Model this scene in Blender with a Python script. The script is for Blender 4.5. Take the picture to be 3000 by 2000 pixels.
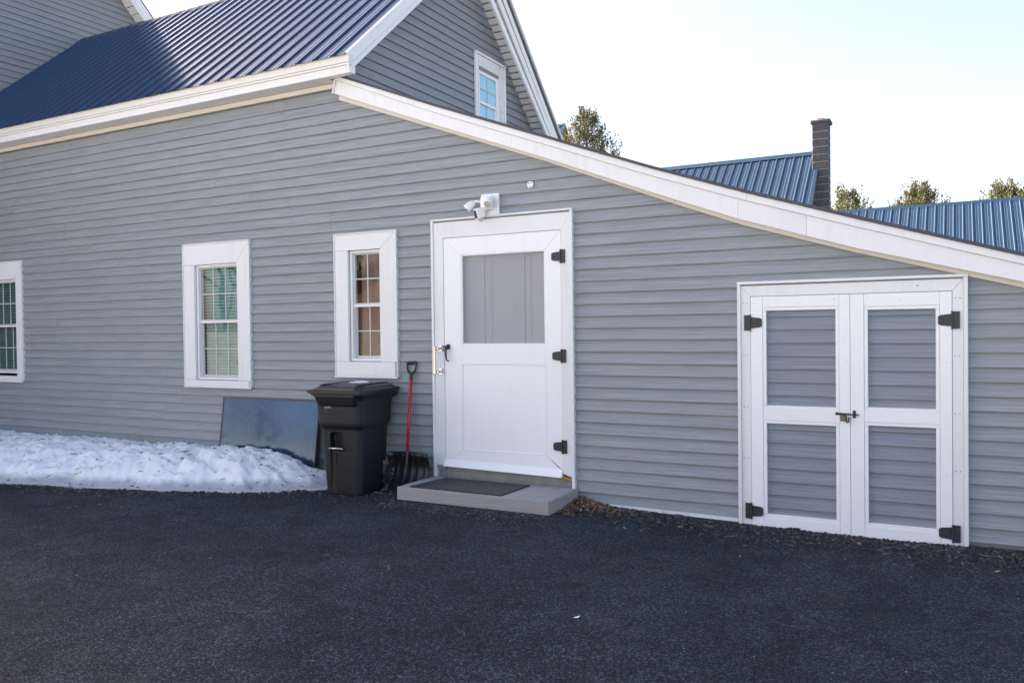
import bpy, bmesh, math, random
import numpy as np
from mathutils import Vector, Matrix, noise as mnoise

random.seed(7); rng = np.random.default_rng(7)
for o in list(bpy.data.objects): bpy.data.objects.remove(o)
SC = bpy.context.scene; COL = SC.collection

# ------------------------------------------------------------------ camera, sky, sun, exposure
cam_d = bpy.data.cameras.new('camera'); cam = bpy.data.objects.new('camera', cam_d); COL.objects.link(cam)
cam_d.sensor_width = 36.0; cam_d.lens = 2412.75/3000*36.0; cam_d.clip_end = 2000.0; cam_d.clip_start = 0.056
TH, PIT, ROLL = 0.495799, -0.015128, 0.0119497
_r = Vector((math.cos(TH), math.sin(TH), 0)); _f = Vector((-math.sin(TH)*math.cos(PIT), math.cos(TH)*math.cos(PIT), math.sin(PIT)))
_u = _r.cross(_f)
_r2 = _r*math.cos(ROLL) - _u*math.sin(ROLL); _u2 = _r*math.sin(ROLL) + _u*math.cos(ROLL)
_m = Matrix((_r2, _u2, -_f)).transposed().to_4x4(); _m.translation = Vector((0, -6.5877, 1.52)); cam.matrix_world = _m
SC.camera = cam

SUN_AZ = math.radians(-85.0)      # angle from +Y towards -X (behind the house, to the left)
SUN_EL = math.radians(26.0)
W = bpy.data.worlds.new('World'); SC.world = W; W.use_nodes = True
wn = W.node_tree; wn.nodes.clear()
sky = wn.nodes.new('ShaderNodeTexSky'); sky.sky_type = 'NISHITA'; sky.sun_disc = False
sky.sun_elevation = SUN_EL; sky.sun_rotation = SUN_AZ; sky.air_density = 1.0; sky.dust_density = 2.0; sky.ozone_density = 1.2
bg = wn.nodes.new('ShaderNodeBackground'); bg.inputs['Strength'].default_value = 0.056
wo = wn.nodes.new('ShaderNodeOutputWorld')
wb = wn.nodes.new('ShaderNodeMix'); wb.data_type = 'RGBA'; wb.blend_type = 'MULTIPLY'; wb.inputs[0].default_value = 1.0; wb.inputs[7].default_value = (1.16, 0.99, 0.95, 1)   # white balance of the whole sky
wn.links.new(sky.outputs[0], wb.inputs[6]); wn.links.new(wb.outputs[2], bg.inputs[0]); wn.links.new(bg.outputs[0], wo.inputs[0])
sun_d = bpy.data.lights.new('sun', 'SUN'); sun_d.energy = 5.0; sun_d.angle = math.radians(0.53); sun_d.color = (1.0, 0.93, 0.83)
sun = bpy.data.objects.new('sun', sun_d); COL.objects.link(sun)
sdir = Vector((math.sin(SUN_AZ)*math.cos(SUN_EL), math.cos(SUN_AZ)*math.cos(SUN_EL), math.sin(SUN_EL)))
sun.rotation_euler = sdir.to_track_quat('Z', 'Y').to_euler(); sun.location = sdir*40
vs = SC.view_settings; vs.view_transform = 'Standard'; vs.look = 'None'; vs.gamma = 1.0; vs.exposure = 2.95
vs.use_curve_mapping = False
SC.cycles.max_bounces = 8; SC.cycles.diffuse_bounces = 4; SC.cycles.glossy_bounces = 4; SC.cycles.transparent_max_bounces = 12

# ------------------------------------------------------------------ helpers
C = 0.1016                                                   # one siding course
WORLD = {}                                                   # world location of each object (translation only)

def tag(o, label=None, cat=None, group=None, kind=None):
    if label: o['label'] = label
    if cat: o['category'] = cat
    if group: o['group'] = group
    if kind: o['kind'] = kind
    return o
def empty(name, loc, rz=0, parent=None):
    o = bpy.data.objects.new(name, None); COL.objects.link(o); loc = Vector(loc)
    o.empty_display_size = 0.1
    if parent is not None:
        o.parent = parent; o.location = loc - WORLD[parent]
    else: o.location = loc
    o.rotation_euler = (0, 0, rz); WORLD[o] = loc
    return o
def add_mesh(name, verts, faces, mat, parent=None, smooth=False, local=False, auto=None):
    """verts in world coordinates (or in the root's own axes when local)"""
    V = np.asarray(verts, float).reshape(-1, 3)
    piv = (V.min(0)+V.max(0))/2
    me = bpy.data.meshes.new(name); me.from_pydata((V-piv).tolist(), [], faces)
    if smooth: me.polygons.foreach_set('use_smooth', [True]*len(me.polygons))
    if isinstance(mat, (list, tuple)):
        for m_ in mat: me.materials.append(m_)
    else: me.materials.append(mat)
    me.validate(); me.update()
    o = bpy.data.objects.new(name, me); COL.objects.link(o)
    if parent is not None:
        o.parent = parent
        o.location = Vector(piv) if local else Vector(piv) - WORLD[parent]
        if local and parent in LOCALP: o.location = Vector(piv) - LOCALP[parent]
        if local: LOCALP[o] = Vector(piv)
    else: o.location = Vector(piv)
    WORLD[o] = Vector(piv)
    return o
LOCALP = {}

class MB:
    def __init__(s): s.v = []; s.f = []
    def add(s, v, f):
        n = len(s.v); s.v += [tuple(p) for p in v]; s.f += [tuple(i+n for i in q) for q in f]; return s
    def box(s, x0, x1, y0, y1, z0, z1, b=0.0):
        x0, x1 = min(x0,x1), max(x0,x1); y0, y1 = min(y0,y1), max(y0,y1); z0, z1 = min(z0,z1), max(z0,z1)
        if b <= 0:
            v = [(x,y,z) for x in (x0,x1) for y in (y0,y1) for z in (z0,z1)]
            return s.add(v, [(0,1,3,2),(4,6,7,5),(0,4,5,1),(2,3,7,6),(0,2,6,4),(1,5,7,3)])
        b = min(b, (x1-x0)*.45, (y1-y0)*.45, (z1-z0)*.45)
        c = ((x0+x1)/2,(y0+y1)/2,(z0+z1)/2); h = ((x1-x0)/2,(y1-y0)/2,(z1-z0)/2)
        v = []; idx = {}
        for sx in (-1,1):
            for sy in (-1,1):
                for sz in (-1,1):
                    for ax in range(3):
                        sg = (sx,sy,sz); p = [c[i]+sg[i]*(h[i]-(0 if i == ax else b)) for i in range(3)]
                        idx[(sx,sy,sz,ax)] = len(v); v.append(p)
        f = []
        for ax in range(3):
            a1, a2 = [i for i in range(3) if i != ax]
            for sg in (-1,1):
                q = []
                for (p1,p2) in ((-1,-1),(1,-1),(1,1),(-1,1)):
                    k = [0,0,0]; k[ax] = sg; k[a1] = p1; k[a2] = p2; q.append(idx[(*k,ax)])
                f.append(q)
        for ax in range(3):                                   # edges along ax
            a1, a2 = [i for i in range(3) if i != ax]
            for s1 in (-1,1):
                for s2 in (-1,1):
                    q = []
                    for t in (-1,1):
                        k = [0,0,0]; k[ax] = t; k[a1] = s1; k[a2] = s2
                        q += [idx[(*k,a1)], idx[(*k,a2)]] if t < 0 else [idx[(*k,a2)], idx[(*k,a1)]]
                    f.append(q)
        for sx in (-1,1):
            for sy in (-1,1):
                for sz in (-1,1): f.append([idx[(sx,sy,sz,a)] for a in range(3)])
        return s.add(v, f)
    def prism(s, poly, axis, a0, a1):
        """poly in the two other axes, extruded along axis from a0 to a1"""
        n = len(poly); v = []
        for a in (a0, a1):
            for (p, q) in poly:
                v.append({'x':(a,p,q),'y':(p,a,q),'z':(p,q,a)}[axis])
        f = [tuple(range(n)), tuple(range(2*n-1, n-1, -1))] + [(i, (i+1)%n, n+(i+1)%n, n+i) for i in range(n)]
        return s.add(v, f)
    def tube(s, p0, p1, r0, r1=None, n=10, cap=True):
        r1 = r0 if r1 is None else r1
        p0, p1 = Vector(p0), Vector(p1); d = (p1-p0).normalized()
        a = d.orthogonal().normalized(); b = d.cross(a); v = []
        for p, r in ((p0,r0),(p1,r1)):
            for i in range(n):
                t = 2*math.pi*i/n; v.append(p+(a*math.cos(t)+b*math.sin(t))*r)
        f = [(i,(i+1)%n,n+(i+1)%n,n+i) for i in range(n)]
        if cap: f += [tuple(range(n-1,-1,-1)), tuple(range(n,2*n))]
        return s.add(v, f)
    def path(s, pts, r, n=8):
        pts = [Vector(p) for p in pts]; rs = r if isinstance(r,(list,tuple)) else [r]*len(pts)
        v = []; a = None
        for i, p in enumerate(pts):
            d = (pts[min(i+1,len(pts)-1)]-pts[max(i-1,0)]).normalized()
            a = d.orthogonal().normalized() if a is None else (a-d*a.dot(d)).normalized()
            b = d.cross(a)
            for k in range(n):
                t = 2*math.pi*k/n; v.append(p+(a*math.cos(t)+b*math.sin(t))*rs[i])
        f = [(j*n+k, j*n+(k+1)%n, (j+1)*n+(k+1)%n, (j+1)*n+k) for j in range(len(pts)-1) for k in range(n)]
        f += [tuple(range(n-1,-1,-1)), tuple(range((len(pts)-1)*n, len(pts)*n))]
        return s.add(v, f)
    def lathe(s, prof, origin, axis, n=24, closed=True):
        """prof: list of (radius, distance along axis)"""
        o = Vector(origin); d = Vector(axis).normalized(); a = d.orthogonal().normalized(); b = d.cross(a); v = []
        for r, h in prof:
            for i in range(n):
                t = 2*math.pi*i/n; v.append(o+d*h+(a*math.cos(t)+b*math.sin(t))*max(r,1e-5))
        m = len(prof)
        f = [(j*n+i, j*n+(i+1)%n, (j+1)*n+(i+1)%n, (j+1)*n+i) for j in range(m-1) for i in range(n)]
        if closed: f += [tuple(range(n-1,-1,-1)), tuple(range((m-1)*n, m*n))]
        return s.add(v, f)
    def loft(s, rings, cap=True):
        n = len(rings[0]); v = [p for r in rings for p in r]
        f = [(j*n+i, j*n+(i+1)%n, (j+1)*n+(i+1)%n, (j+1)*n+i) for j in range(len(rings)-1) for i in range(n)]
        if cap: f += [tuple(range(n-1,-1,-1)), tuple(range((len(rings)-1)*n, len(rings)*n))]
        return s.add(v, f)
    def build(s, name, mat, parent=None, smooth=False, local=False):
        return add_mesh(name, s.v, s.f, mat, parent, smooth, local)

# ------------------------------------------------------------------ materials
def new_mat(name):
    m = bpy.data.materials.new(name); m.use_nodes = True; nt = m.node_tree
    return m, nt, nt.nodes['Principled BSDF']
def node(nt, typ, **kw):
    n = nt.nodes.new(typ)
    for k, v in kw.items():
        if k.startswith('_'): setattr(n, k[1:], v)
        else:
            k2 = k.replace('__', ' ')
            n.inputs[k2].default_value = v
    return n
def ramp(nt, fac, stops):
    r = nt.nodes.new('ShaderNodeValToRGB'); el = r.color_ramp.elements
    while len(el) > 1: el.remove(el[0])
    el[0].position = stops[0][0]; el[0].color = (*stops[0][1], 1)
    for p, c in stops[1:]:
        e = el.new(p); e.color = (*c, 1)
    nt.links.new(fac, r.inputs[0]); return r.outputs[0]
def coords(nt, scale=(1,1,1), rand=True, out='Object'):
    tc = node(nt, 'ShaderNodeTexCoord'); src = tc.outputs[out]
    if rand:
        oi = node(nt, 'ShaderNodeObjectInfo'); ad = node(nt, 'ShaderNodeVectorMath', _operation='MULTIPLY_ADD')
        cx = node(nt, 'ShaderNodeCombineXYZ'); nt.links.new(oi.outputs['Random'], cx.inputs[0]); nt.links.new(oi.outputs['Random'], cx.inputs[1]); nt.links.new(oi.outputs['Random'], cx.inputs[2])
        nt.links.new(cx.outputs[0], ad.inputs[0]); ad.inputs[1].default_value = (53,37,71); nt.links.new(src, ad.inputs[2]); src = ad.outputs[0]
    mp = node(nt, 'ShaderNodeMapping'); mp.inputs['Scale'].default_value = scale
    nt.links.new(src, mp.inputs[0]); return mp.outputs[0]
def noise(nt, vec, scale, detail=4, rough=.55, dist=0.0):
    n = node(nt, 'ShaderNodeTexNoise', Scale=scale, Detail=detail, Roughness=rough, Distortion=dist)
    nt.links.new(vec, n.inputs['Vector']); return n.outputs['Fac']
def mix(nt, fac, a, b, mode='MIX'):
    n = node(nt, 'ShaderNodeMix', _data_type='RGBA', _blend_type=mode)
    if isinstance(fac, (int,float)): n.inputs[0].default_value = fac
    else: nt.links.new(fac, n.inputs[0])
    for i, x in ((6,a),(7,b)):
        if isinstance(x, tuple): n.inputs[i].default_value = (*x, 1)
        else: nt.links.new(x, n.inputs[i])
    return n.outputs[2]
def math_n(nt, op, a, b=None, clamp=False):
    n = node(nt, 'ShaderNodeMath', _operation=op); n.use_clamp = clamp
    for i, x in enumerate((a,b)):
        if x is None: continue
        if isinstance(x, (int,float)): n.inputs[i].default_value = x
        else: nt.links.new(x, n.inputs[i])
    return n.outputs[0]
def bump(nt, b, h, strength, dist):
    n = node(nt, 'ShaderNodeBump', Strength=strength, Distance=dist); nt.links.new(h, n.inputs['Height']); nt.links.new(n.outputs[0], b.inputs['Normal'])
def simple(name, col, rough=.5, metal=0.0, var=.12, nscale=6, spec=None, bmp=0.0, bscale=60, scale=(1,1,1)):
    m, nt, b = new_mat(name); v = coords(nt, scale)
    f = noise(nt, v, nscale, 5)
    lo = tuple(c*(1-var) for c in col); hi = tuple(min(1,c*(1+var)) for c in col)
    nt.links.new(ramp(nt, f, [(.3,lo),(.7,hi)]), b.inputs['Base Color'])
    b.inputs['Roughness'].default_value = rough; b.inputs['Metallic'].default_value = metal
    if spec is not None: b.inputs['Specular IOR Level'].default_value = spec
    if bmp: bump(nt, b, noise(nt, v, bscale, 3), bmp, .01)
    return m

def siding_mat(name, lo, hi, moss=False, sc=(0.55, 0.55, 26)):
    m, nt, b = new_mat(name)
    v = coords(nt, sc); f1 = noise(nt, v, 3.0, 6, .62, .3)
    v2 = coords(nt, (1.6, 1.6, 85)); f2 = noise(nt, v2, 3.2, 4, .6)
    f = math_n(nt, 'ADD', math_n(nt, 'MULTIPLY', f1, .6), math_n(nt, 'MULTIPLY', f2, .4))
    mid = tuple((a+c)/2 for a, c in zip(lo, hi))
    colr = ramp(nt, f, [(.38,lo),(.5,mid),(.61,hi)])
    pv = coords(nt, (.35,.35,.5), rand=False, out='Generated')
    g = node(nt, 'ShaderNodeNewGeometry')
    big = noise(nt, g.outputs['Position'], .9, 4, .6)              # dusty, weathered areas
    colr = mix(nt, math_n(nt, 'MULTIPLY', big, .35), colr, (.255,.255,.255))
    if moss:
        sx = node(nt, 'ShaderNodeSeparateXYZ'); nt.links.new(g.outputs['Position'], sx.inputs[0])
        mx = math_n(nt, 'SUBTRACT', 1.0, math_n(nt, 'MULTIPLY', math_n(nt, 'ABSOLUTE', math_n(nt, 'ADD', sx.outputs[0], 8.75)), 1.35), True)
        mz = math_n(nt, 'MULTIPLY', math_n(nt, 'SUBTRACT', .37, sx.outputs[2]), 9.0, True)
        v3 = node(nt, 'ShaderNodeMapping'); v3.inputs['Scale'].default_value = (9,1,.8); nt.links.new(g.outputs['Position'], v3.inputs[0])
        st = math_n(nt, 'MULTIPLY', math_n(nt, 'SUBTRACT', noise(nt, v3.outputs[0], 1.6, 4), .42), 4.0, True)
        colr = mix(nt, math_n(nt, 'MULTIPLY', math_n(nt, 'MULTIPLY', mx, mz), math_n(nt, 'MULTIPLY', st, .9)), colr, (.21,.22,.055))
    nt.links.new(colr, b.inputs['Base Color']); b.inputs['Roughness'].default_value = .52
    b.inputs['Specular IOR Level'].default_value = .35
    bump(nt, b, f2, .25, .003)
    return m
M = {}
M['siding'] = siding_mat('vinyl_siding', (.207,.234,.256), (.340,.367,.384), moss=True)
M['siding_shade_side'] = siding_mat('vinyl_siding_shade_side', (.180,.200,.228), (.270,.288,.314), sc=(.55,.55,26))  # same siding, with the gable's shade put into a darker colour
M['siding_dark'] = siding_mat('vinyl_siding_door', (.176,.200,.240), (.280,.308,.354))

def white_mat(name, col=(.775,.775,.77), dirt=.38, rough=.42, dcol=(.50,.46,.38)):
    m, nt, b = new_mat(name); g = node(nt, 'ShaderNodeNewGeometry'); v = coords(nt, (1,1,1))
    f = noise(nt, v, 1.3, 5, .6); s = coords(nt, (14,14,1.2)); f2 = noise(nt, s, 1.4, 5, .65)
    d = math_n(nt, 'MULTIPLY', math_n(nt, 'SUBTRACT', math_n(nt, 'MULTIPLY', math_n(nt, 'ADD', f, f2), .5), .5), 3.0, True)
    nt.links.new(mix(nt, math_n(nt, 'MULTIPLY', d, dirt), col, dcol), b.inputs['Base Color'])
    b.inputs['Roughness'].default_value = rough; b.inputs['Specular IOR Level'].default_value = .4
    bump(nt, b, noise(nt, v, 2.2, 3), .05, .03)
    return m
M['trim'] = white_mat('white_trim')
M['door_white'] = white_mat('white_door_paint', (.87,.87,.865), .16)
M['cream'] = white_mat('cream_eave_trim', (.70,.66,.57), .25)
M['soffit'] = white_mat('vinyl_soffit', (.77,.755,.72), .2)
M['vinyl'] = white_mat('white_vinyl_window', (.80,.80,.79), .1, .35)
M['sash'] = simple('grey_sash', (.55,.54,.55), .4, var=.06)
M['caulk'] = simple('grimy_sill_joint', (.30,.28,.24), .9, var=.4, nscale=30)
def peel_mat():
    m, nt, b = new_mat('peeling_white_paint'); v = coords(nt, (1,1,.55))
    f = noise(nt, v, 22, 6, .7, .8)
    colr = ramp(nt, f, [(.30,(.24,.19,.15)),(.37,(.40,.35,.31)),(.40,(.66,.64,.62)),(.8,(.74,.73,.715))])
    nt.links.new(colr, b.inputs['Base Color']); b.inputs['Roughness'].default_value = .7; bump(nt, b, f, .5, .006); return m
M['peel'] = peel_mat()
def metal_roof(name, col, rough):
    m, nt, b = new_mat(name); v = coords(nt, (1,1,1)); f = noise(nt, v, 1.1, 4)
    nt.links.new(mix(nt, f, tuple(c*.85 for c in col), tuple(c*1.15 for c in col)), b.inputs['Base Color'])
    b.inputs['Roughness'].default_value = rough; b.inputs['IOR'].default_value = 1.9; b.inputs['Specular Tint'].default_value = (.46,.74,1,1)
    bump(nt, b, noise(nt, v, 2.5, 2), .05, .03); return m
M['roof'] = metal_roof('blue_painted_steel', (.0018,.0090,.036), .20)
M['roof_far'] = metal_roof('slate_blue_steel', (.0040,.0115,.0280), .47)
M['roof_far'].node_tree.nodes['Principled BSDF'].inputs['IOR'].default_value = 2.15
M['roof'].node_tree.nodes['Principled BSDF'].inputs['IOR'].default_value = 2.1
M['lean_roof'] = simple('bounce_grey_roofing', (.30,.30,.31), .8, var=.15)  # unseen roof top, toned light to bounce light onto the gable soffit
M['roof_edge'] = simple('dark_roof_edge', (.045,.045,.062), .5, var=.2)
M['black_metal'] = simple('black_iron', (.028,.029,.033), .5, var=.3, nscale=20)
M['chrome'] = simple('polished_chrome', (.50,.53,.57), .16, 1.0, var=.02)
M['zinc'] = simple('zinc_steel', (.55,.56,.58), .3, 1.0, var=.1)
M['riser'] = simple('olive_grey_riser', (.265,.265,.235), .75, var=.16, nscale=9)
M['inner_board'] = simple('grey_painted_boards', (.52,.52,.545), .65, var=.05, nscale=5, scale=(1,1,.2))
M['dark_inside'] = simple('dark_room', (.035,.037,.038), .9, var=.1)
M['blind'] = simple('pale_blind', (.16,.33,.335), .6, var=.04)
M['blind_dark'] = simple('dim_blind', (.10,.11,.11), .7, var=.05)
M['muntin'] = simple('window_grid', (.50,.55,.53), .5, var=.03)
M['foam'] = simple('orange_sealant_foam', (.52,.25,.045), .8, var=.3, nscale=40, bmp=.6, bscale=90)
M['rust_shadow'] = simple('rust_and_shadow_brown', (.20,.12,.06), .9, var=.3)
M['nail'] = simple('nail_head', (.42,.41,.40), .6, var=.2)
def glass(name, tint, ior=1.75, rough=0.0):
    m, nt, b = new_mat(name); nt.nodes.remove(b); out = nt.nodes['Material Output']
    t = node(nt, 'ShaderNodeBsdfTransparent'); t.inputs[0].default_value = (*tint,1)
    g = node(nt, 'ShaderNodeBsdfGlossy', Roughness=rough); g.inputs[0].default_value = (.95,1,.99,1)
    fr = node(nt, 'ShaderNodeFresnel', IOR=ior); mx = node(nt, 'ShaderNodeMixShader'); ge = node(nt, 'ShaderNodeNewGeometry')
    nt.links.new(math_n(nt, 'ADD', ior, math_n(nt, 'MULTIPLY', ge.outputs['Backfacing'], 1.0/ior-ior)), fr.inputs['IOR'])
    v = coords(nt, (1,1,1)); bp = node(nt, 'ShaderNodeBump', Strength=.02, Distance=.02); nt.links.new(noise(nt, v, 3.5, 2), bp.inputs['Height'])
    nt.links.new(bp.outputs[0], g.inputs['Normal'])
    nt.links.new(fr.outputs[0], mx.inputs[0]); nt.links.new(t.outputs[0], mx.inputs[1]); nt.links.new(g.outputs[0], mx.inputs[2]); nt.links.new(mx.outputs[0], out.inputs[0])
    return m
M['glass'] = glass('window_glass', (.84,.95,.94), 1.46)
M['slat_edge'] = simple('pale_slat_edge', (.40,.46,.45), .5, var=.03)
M['brown_reflection'] = simple('painted_brown_reflection', (.26,.135,.105), .8, var=.25, nscale=7, scale=(2,2,.5))
M['sky_reflection'] = simple('painted_sky_reflection', (.62,.78,.84), .5, var=.04)  # bright sky reflection put into the slat colour
M['glass_gable'] = glass('gable_window_glass', (.70,.90,.97), 1.9)
def screen_mat():
    m, nt, b = new_mat('insect_screen'); out = nt.nodes['Material Output']
    b.inputs['Base Color'].default_value = (.36,.36,.375,1); b.inputs['Roughness'].default_value = .6
    t = node(nt, 'ShaderNodeBsdfTransparent'); mx = node(nt, 'ShaderNodeMixShader')
    v = coords(nt, (1,1,1), rand=False)
    f = noise(nt, v, 1.8, 4)
    mx.inputs[0].default_value = .36
    nt.links.new(t.outputs[0], mx.inputs[1]); nt.links.new(b.outputs[0], mx.inputs[2]); nt.links.new(mx.outputs[0], out.inputs[0]); return m
M['screen'] = screen_mat()

# ------------------------------------------------------------------ ground
def gz(x, y):                                                 # height of the driveway
    return float(np.interp(x, [-12,-5.4,-4.6,-4.2,-3.0,-1.5,0.5], [.0,-.016,-.010,.006,.010,-.036,-.046])) + 0.006*math.sin(x*1.3+.5)*math.cos(y*1.1) + 0.004*math.sin(x*3.1+y*2.3)
def asphalt_mat():
    m, nt, b = new_mat('old_asphalt'); g = node(nt, 'ShaderNodeNewGeometry'); P = g.outputs['Position']
    vo = node(nt, 'ShaderNodeTexVoronoi', Scale=115.0); nt.links.new(P, vo.inputs['Vector'])
    vo2 = node(nt, 'ShaderNodeTexVoronoi', Scale=46.0); nt.links.new(P, vo2.inputs['Vector'])
    sp = node(nt, 'ShaderNodeSeparateColor'); nt.links.new(vo.outputs['Color'], sp.inputs[0])
    big = noise(nt, P, .75, 5, .6); mid = noise(nt, P, 3.4, 5, .65, .6)
    base = ramp(nt, big, [(.28,(.0115,.0165,.0230)),(.5,(.0185,.0250,.0335)),(.72,(.0310,.0385,.0470))])
    grain = ramp(nt, sp.outputs[0], [(0,(.22,.22,.23)),(.5,(.75,.76,.8)),(.78,(1.7,1.75,1.82)),(1,(4.2,4.3,4.5))])
    c1 = mix(nt, .9, base, grain, 'MULTIPLY')
    tar = ramp(nt, mid, [(.36,(.66,.66,.67)),(.52,(1,1,1)),(.70,(1.30,1.27,1.22))]); c2 = mix(nt, 1.0, c1, tar, 'MULTIPLY')
    dust = math_n(nt, 'MULTIPLY', math_n(nt, 'SUBTRACT', noise(nt, P, 1.6, 6, .7, 1.0), .565), 3.0, True)
    c3 = mix(nt, math_n(nt, 'MULTIPLY', dust, .65), c2, (.075,.070,.062))
    nt.links.new(c3, b.inputs['Base Color']); b.inputs['Roughness'].default_value = .85; b.inputs['Specular IOR Level'].default_value = .28; b.inputs['Specular Tint'].default_value = (.75,.88,1,1)
    h = math_n(nt, 'ADD', math_n(nt, 'MULTIPLY', vo.outputs['Distance'], -1.0), math_n(nt, 'MULTIPLY', vo2.outputs['Distance'], -.6))
    bump(nt, b, h, .8, .012); return m
M['asphalt'] = asphalt_mat()
xs = np.concatenate([[-160,-90,-50,-30,-20], np.arange(-15,3.01,.09), [6,12,20,40,80,160]])
ys = np.concatenate([[-8.9,-8,-7], np.arange(-6.2,.3,.09), [1,2.5,5]])
vv = [(x, y, gz(x,y) if -15 <= x <= 3 else gz(min(max(x,-15),3),y)) for y in ys for x in xs]
nx = len(xs)
ff = [(j*nx+i, j*nx+i+1, (j+1)*nx+i+1, (j+1)*nx+i) for j in range(len(ys)-1) for i in range(nx-1)]
drive = add_mesh('driveway', vv, ff, M['asphalt'], smooth=True); tag(drive, kind='structure')
M['lawn'] = simple('winter_lawn', (.15,.125,.08), .95, var=.45, nscale=2.5, bmp=.6, bscale=40)
lv = [(-400,-400,-.12),(400,-400,-.12),(400,600,-.12),(-400,600,-.12)]
lawn = add_mesh('ground', lv, [(0,1,2,3)], M['lawn']); tag(lawn, kind='structure')
M['bounce_white'] = simple('bounce_field_white', (.60,.59,.57), .9, var=.15, nscale=.5)
sf = add_mesh('bounce_field', [(-70,-70,-.09),(8,-70,-.09),(8,-7.5,-.004),(-70,-7.5,-.004)], [(0,1,2,3)], M['bounce_white']); tag(sf, kind='structure')  # added unseen pale sheet, bounces sunlight onto the shaded front

# ------------------------------------------------------------------ the house
house = empty('house', (-5.4, 2.0, 0.0))
tag(house, 'grey vinyl sided house wing with lean-to, white trim and blue ribbed metal roof', 'house')
front = lambda s, z, o: (s, -o, z)                            # front wall: s = X, out = towards the camera
gable = lambda s, z, o: (-5.43+o, s, z)                       # gable wall: s = Y, faces +X

def siding_piece(parent, mp, s0, s1, k, n, mat, lift=0.0, c=C, z0=0.0):
    """n courses from course k; s0, s1 numbers or functions of z"""
    f0 = s0 if callable(s0) else (lambda z: s0); f1 = s1 if callable(s1) else (lambda z: s1)
    V = []; F = []
    for j in range(n):
        zb = z0+(k+j)*c
        prof = [(zb+c+.001,.0012),(zb+c*.5,.0102),(zb+.007,.0208),(zb+.001,.0230),(zb-.0055,.0215),(zb-.0045,.0012)]
        b0 = len(V)
        for z, o in prof:
            V.append(mp(f0(z), z, o+lift)); V.append(mp(f1(z), z, o+lift))
        for i in range(len(prof)-1): F.append((b0+2*i, b0+2*i+1, b0+2*i+3, b0+2*i+2))
        F.append(tuple(b0+2*i for i in range(len(prof)))); F.append(tuple(b0+2*i+1 for i in range(len(prof)-1,-1,-1)))
    return add_mesh('siding_panel', V, F, mat, parent)

wall = empty('front_wall', (-5.4, 0, 0), parent=house)
RAKE = [(-5.539,3.872),(-3.188,2.994),(-1.96,2.498),(-1.469,2.311),(-.674,2.059),(.399,1.757),(1.3,1.50)]   # underside of the frieze
def rake_x(z):
    pts = RAKE
    if z >= pts[0][1]: return pts[0][0]
    for (x0,z0),(x1,z1) in zip(pts, pts[1:]):
        if z1 <= z <= z0: return x0+(x1-x0)*(z0-z)/(z0-z1)
    return pts[-1][0]
# openings: casing outside (x0,x1,z0,z1) and trim inside (o..)
WIN = {
 'a': dict(x0=-12.02,x1=-10.97,z0=.885,z1=2.497, ox0=-11.86,ox1=-11.10,oz0=1.0,oz1=2.27),
 'b': dict(x0=-7.83,x1=-6.80,z0=.899,z1=2.518, ox0=-7.660,ox1=-6.985,oz0=.985,oz1=2.290),
 'c': dict(x0=-5.590,x1=-4.828,z0=1.048,z1=2.491, ox0=-5.425,ox1=-5.018,oz0=1.211,oz1=2.332),
}
DOOR = dict(x0=-4.392, x1=-2.945, z0=.03, z1=2.545, lx0=-4.270, lx1=-3.052, lz0=.215, lz1=2.380)
GAR = dict(x0=-1.518, x1=.060, z0=-.045, z1=1.845, lx0=-1.420, lx1=-.033, lz0=-.050, lz1=1.748)
cuts = [((w['x0']+w['ox0'])/2, (w['x1']+w['ox1'])/2, w['oz0'], w['oz1']) for w in WIN.values()]
cuts += [(DOOR['x0']+.03, DOOR['x1']-.03, -1, DOOR['lz1']), (GAR['x0']+.03, GAR['x1']-.03, -1, GAR['lz1'])]
SEAM = {40:[-9.31,-6.1],38:[-9.93,-6.28],36:[-12.15,-8.50],34:[-11.55,-7.90],32:[-11.13,-7.33],30:[-10.61,-6.81],28:[-10.06,-6.23],26:[-9.53,-5.68],24:[-9.02,-5.17],
        22:[-8.45],20:[-12.5],18:[-.70],8:[-7.94],6:[-11.9,-8.22],4:[-11.31,-8.67],2:[-10.2,-7.9]}
def spans(k):
    za, zb = k*C, (k+1)*C
    iv = [(-13.1, min(rake_x(za)+.02, 1.25))]
    if k < 2: iv = [(-4.6, 1.25)] if k < 1 else [(-5.7, 1.25)]
    if zb > 3.98: iv = [(-13.1, -5.45)]
    for (a,b,c0,c1) in cuts:
        if zb > c0 and za < c1:
            nv = []
            for (p,q) in iv:
                if b <= p or a >= q: nv.append((p,q)); continue
                if a > p: nv.append((p,a))
                if b < q: nv.append((b,q))
            iv = nv
    return iv
def split(iv, seams):
    out = []
    for p, q in iv:
        cs = sorted(s for s in seams if p+.15 < s < q-.15); e = [p]+cs+[q]
        for i in range(len(e)-1): out.append((e[i], e[i+1]+(.02 if i < len(e)-2 else 0), .0026*(len(e)-2-i)))
    return out
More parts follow.
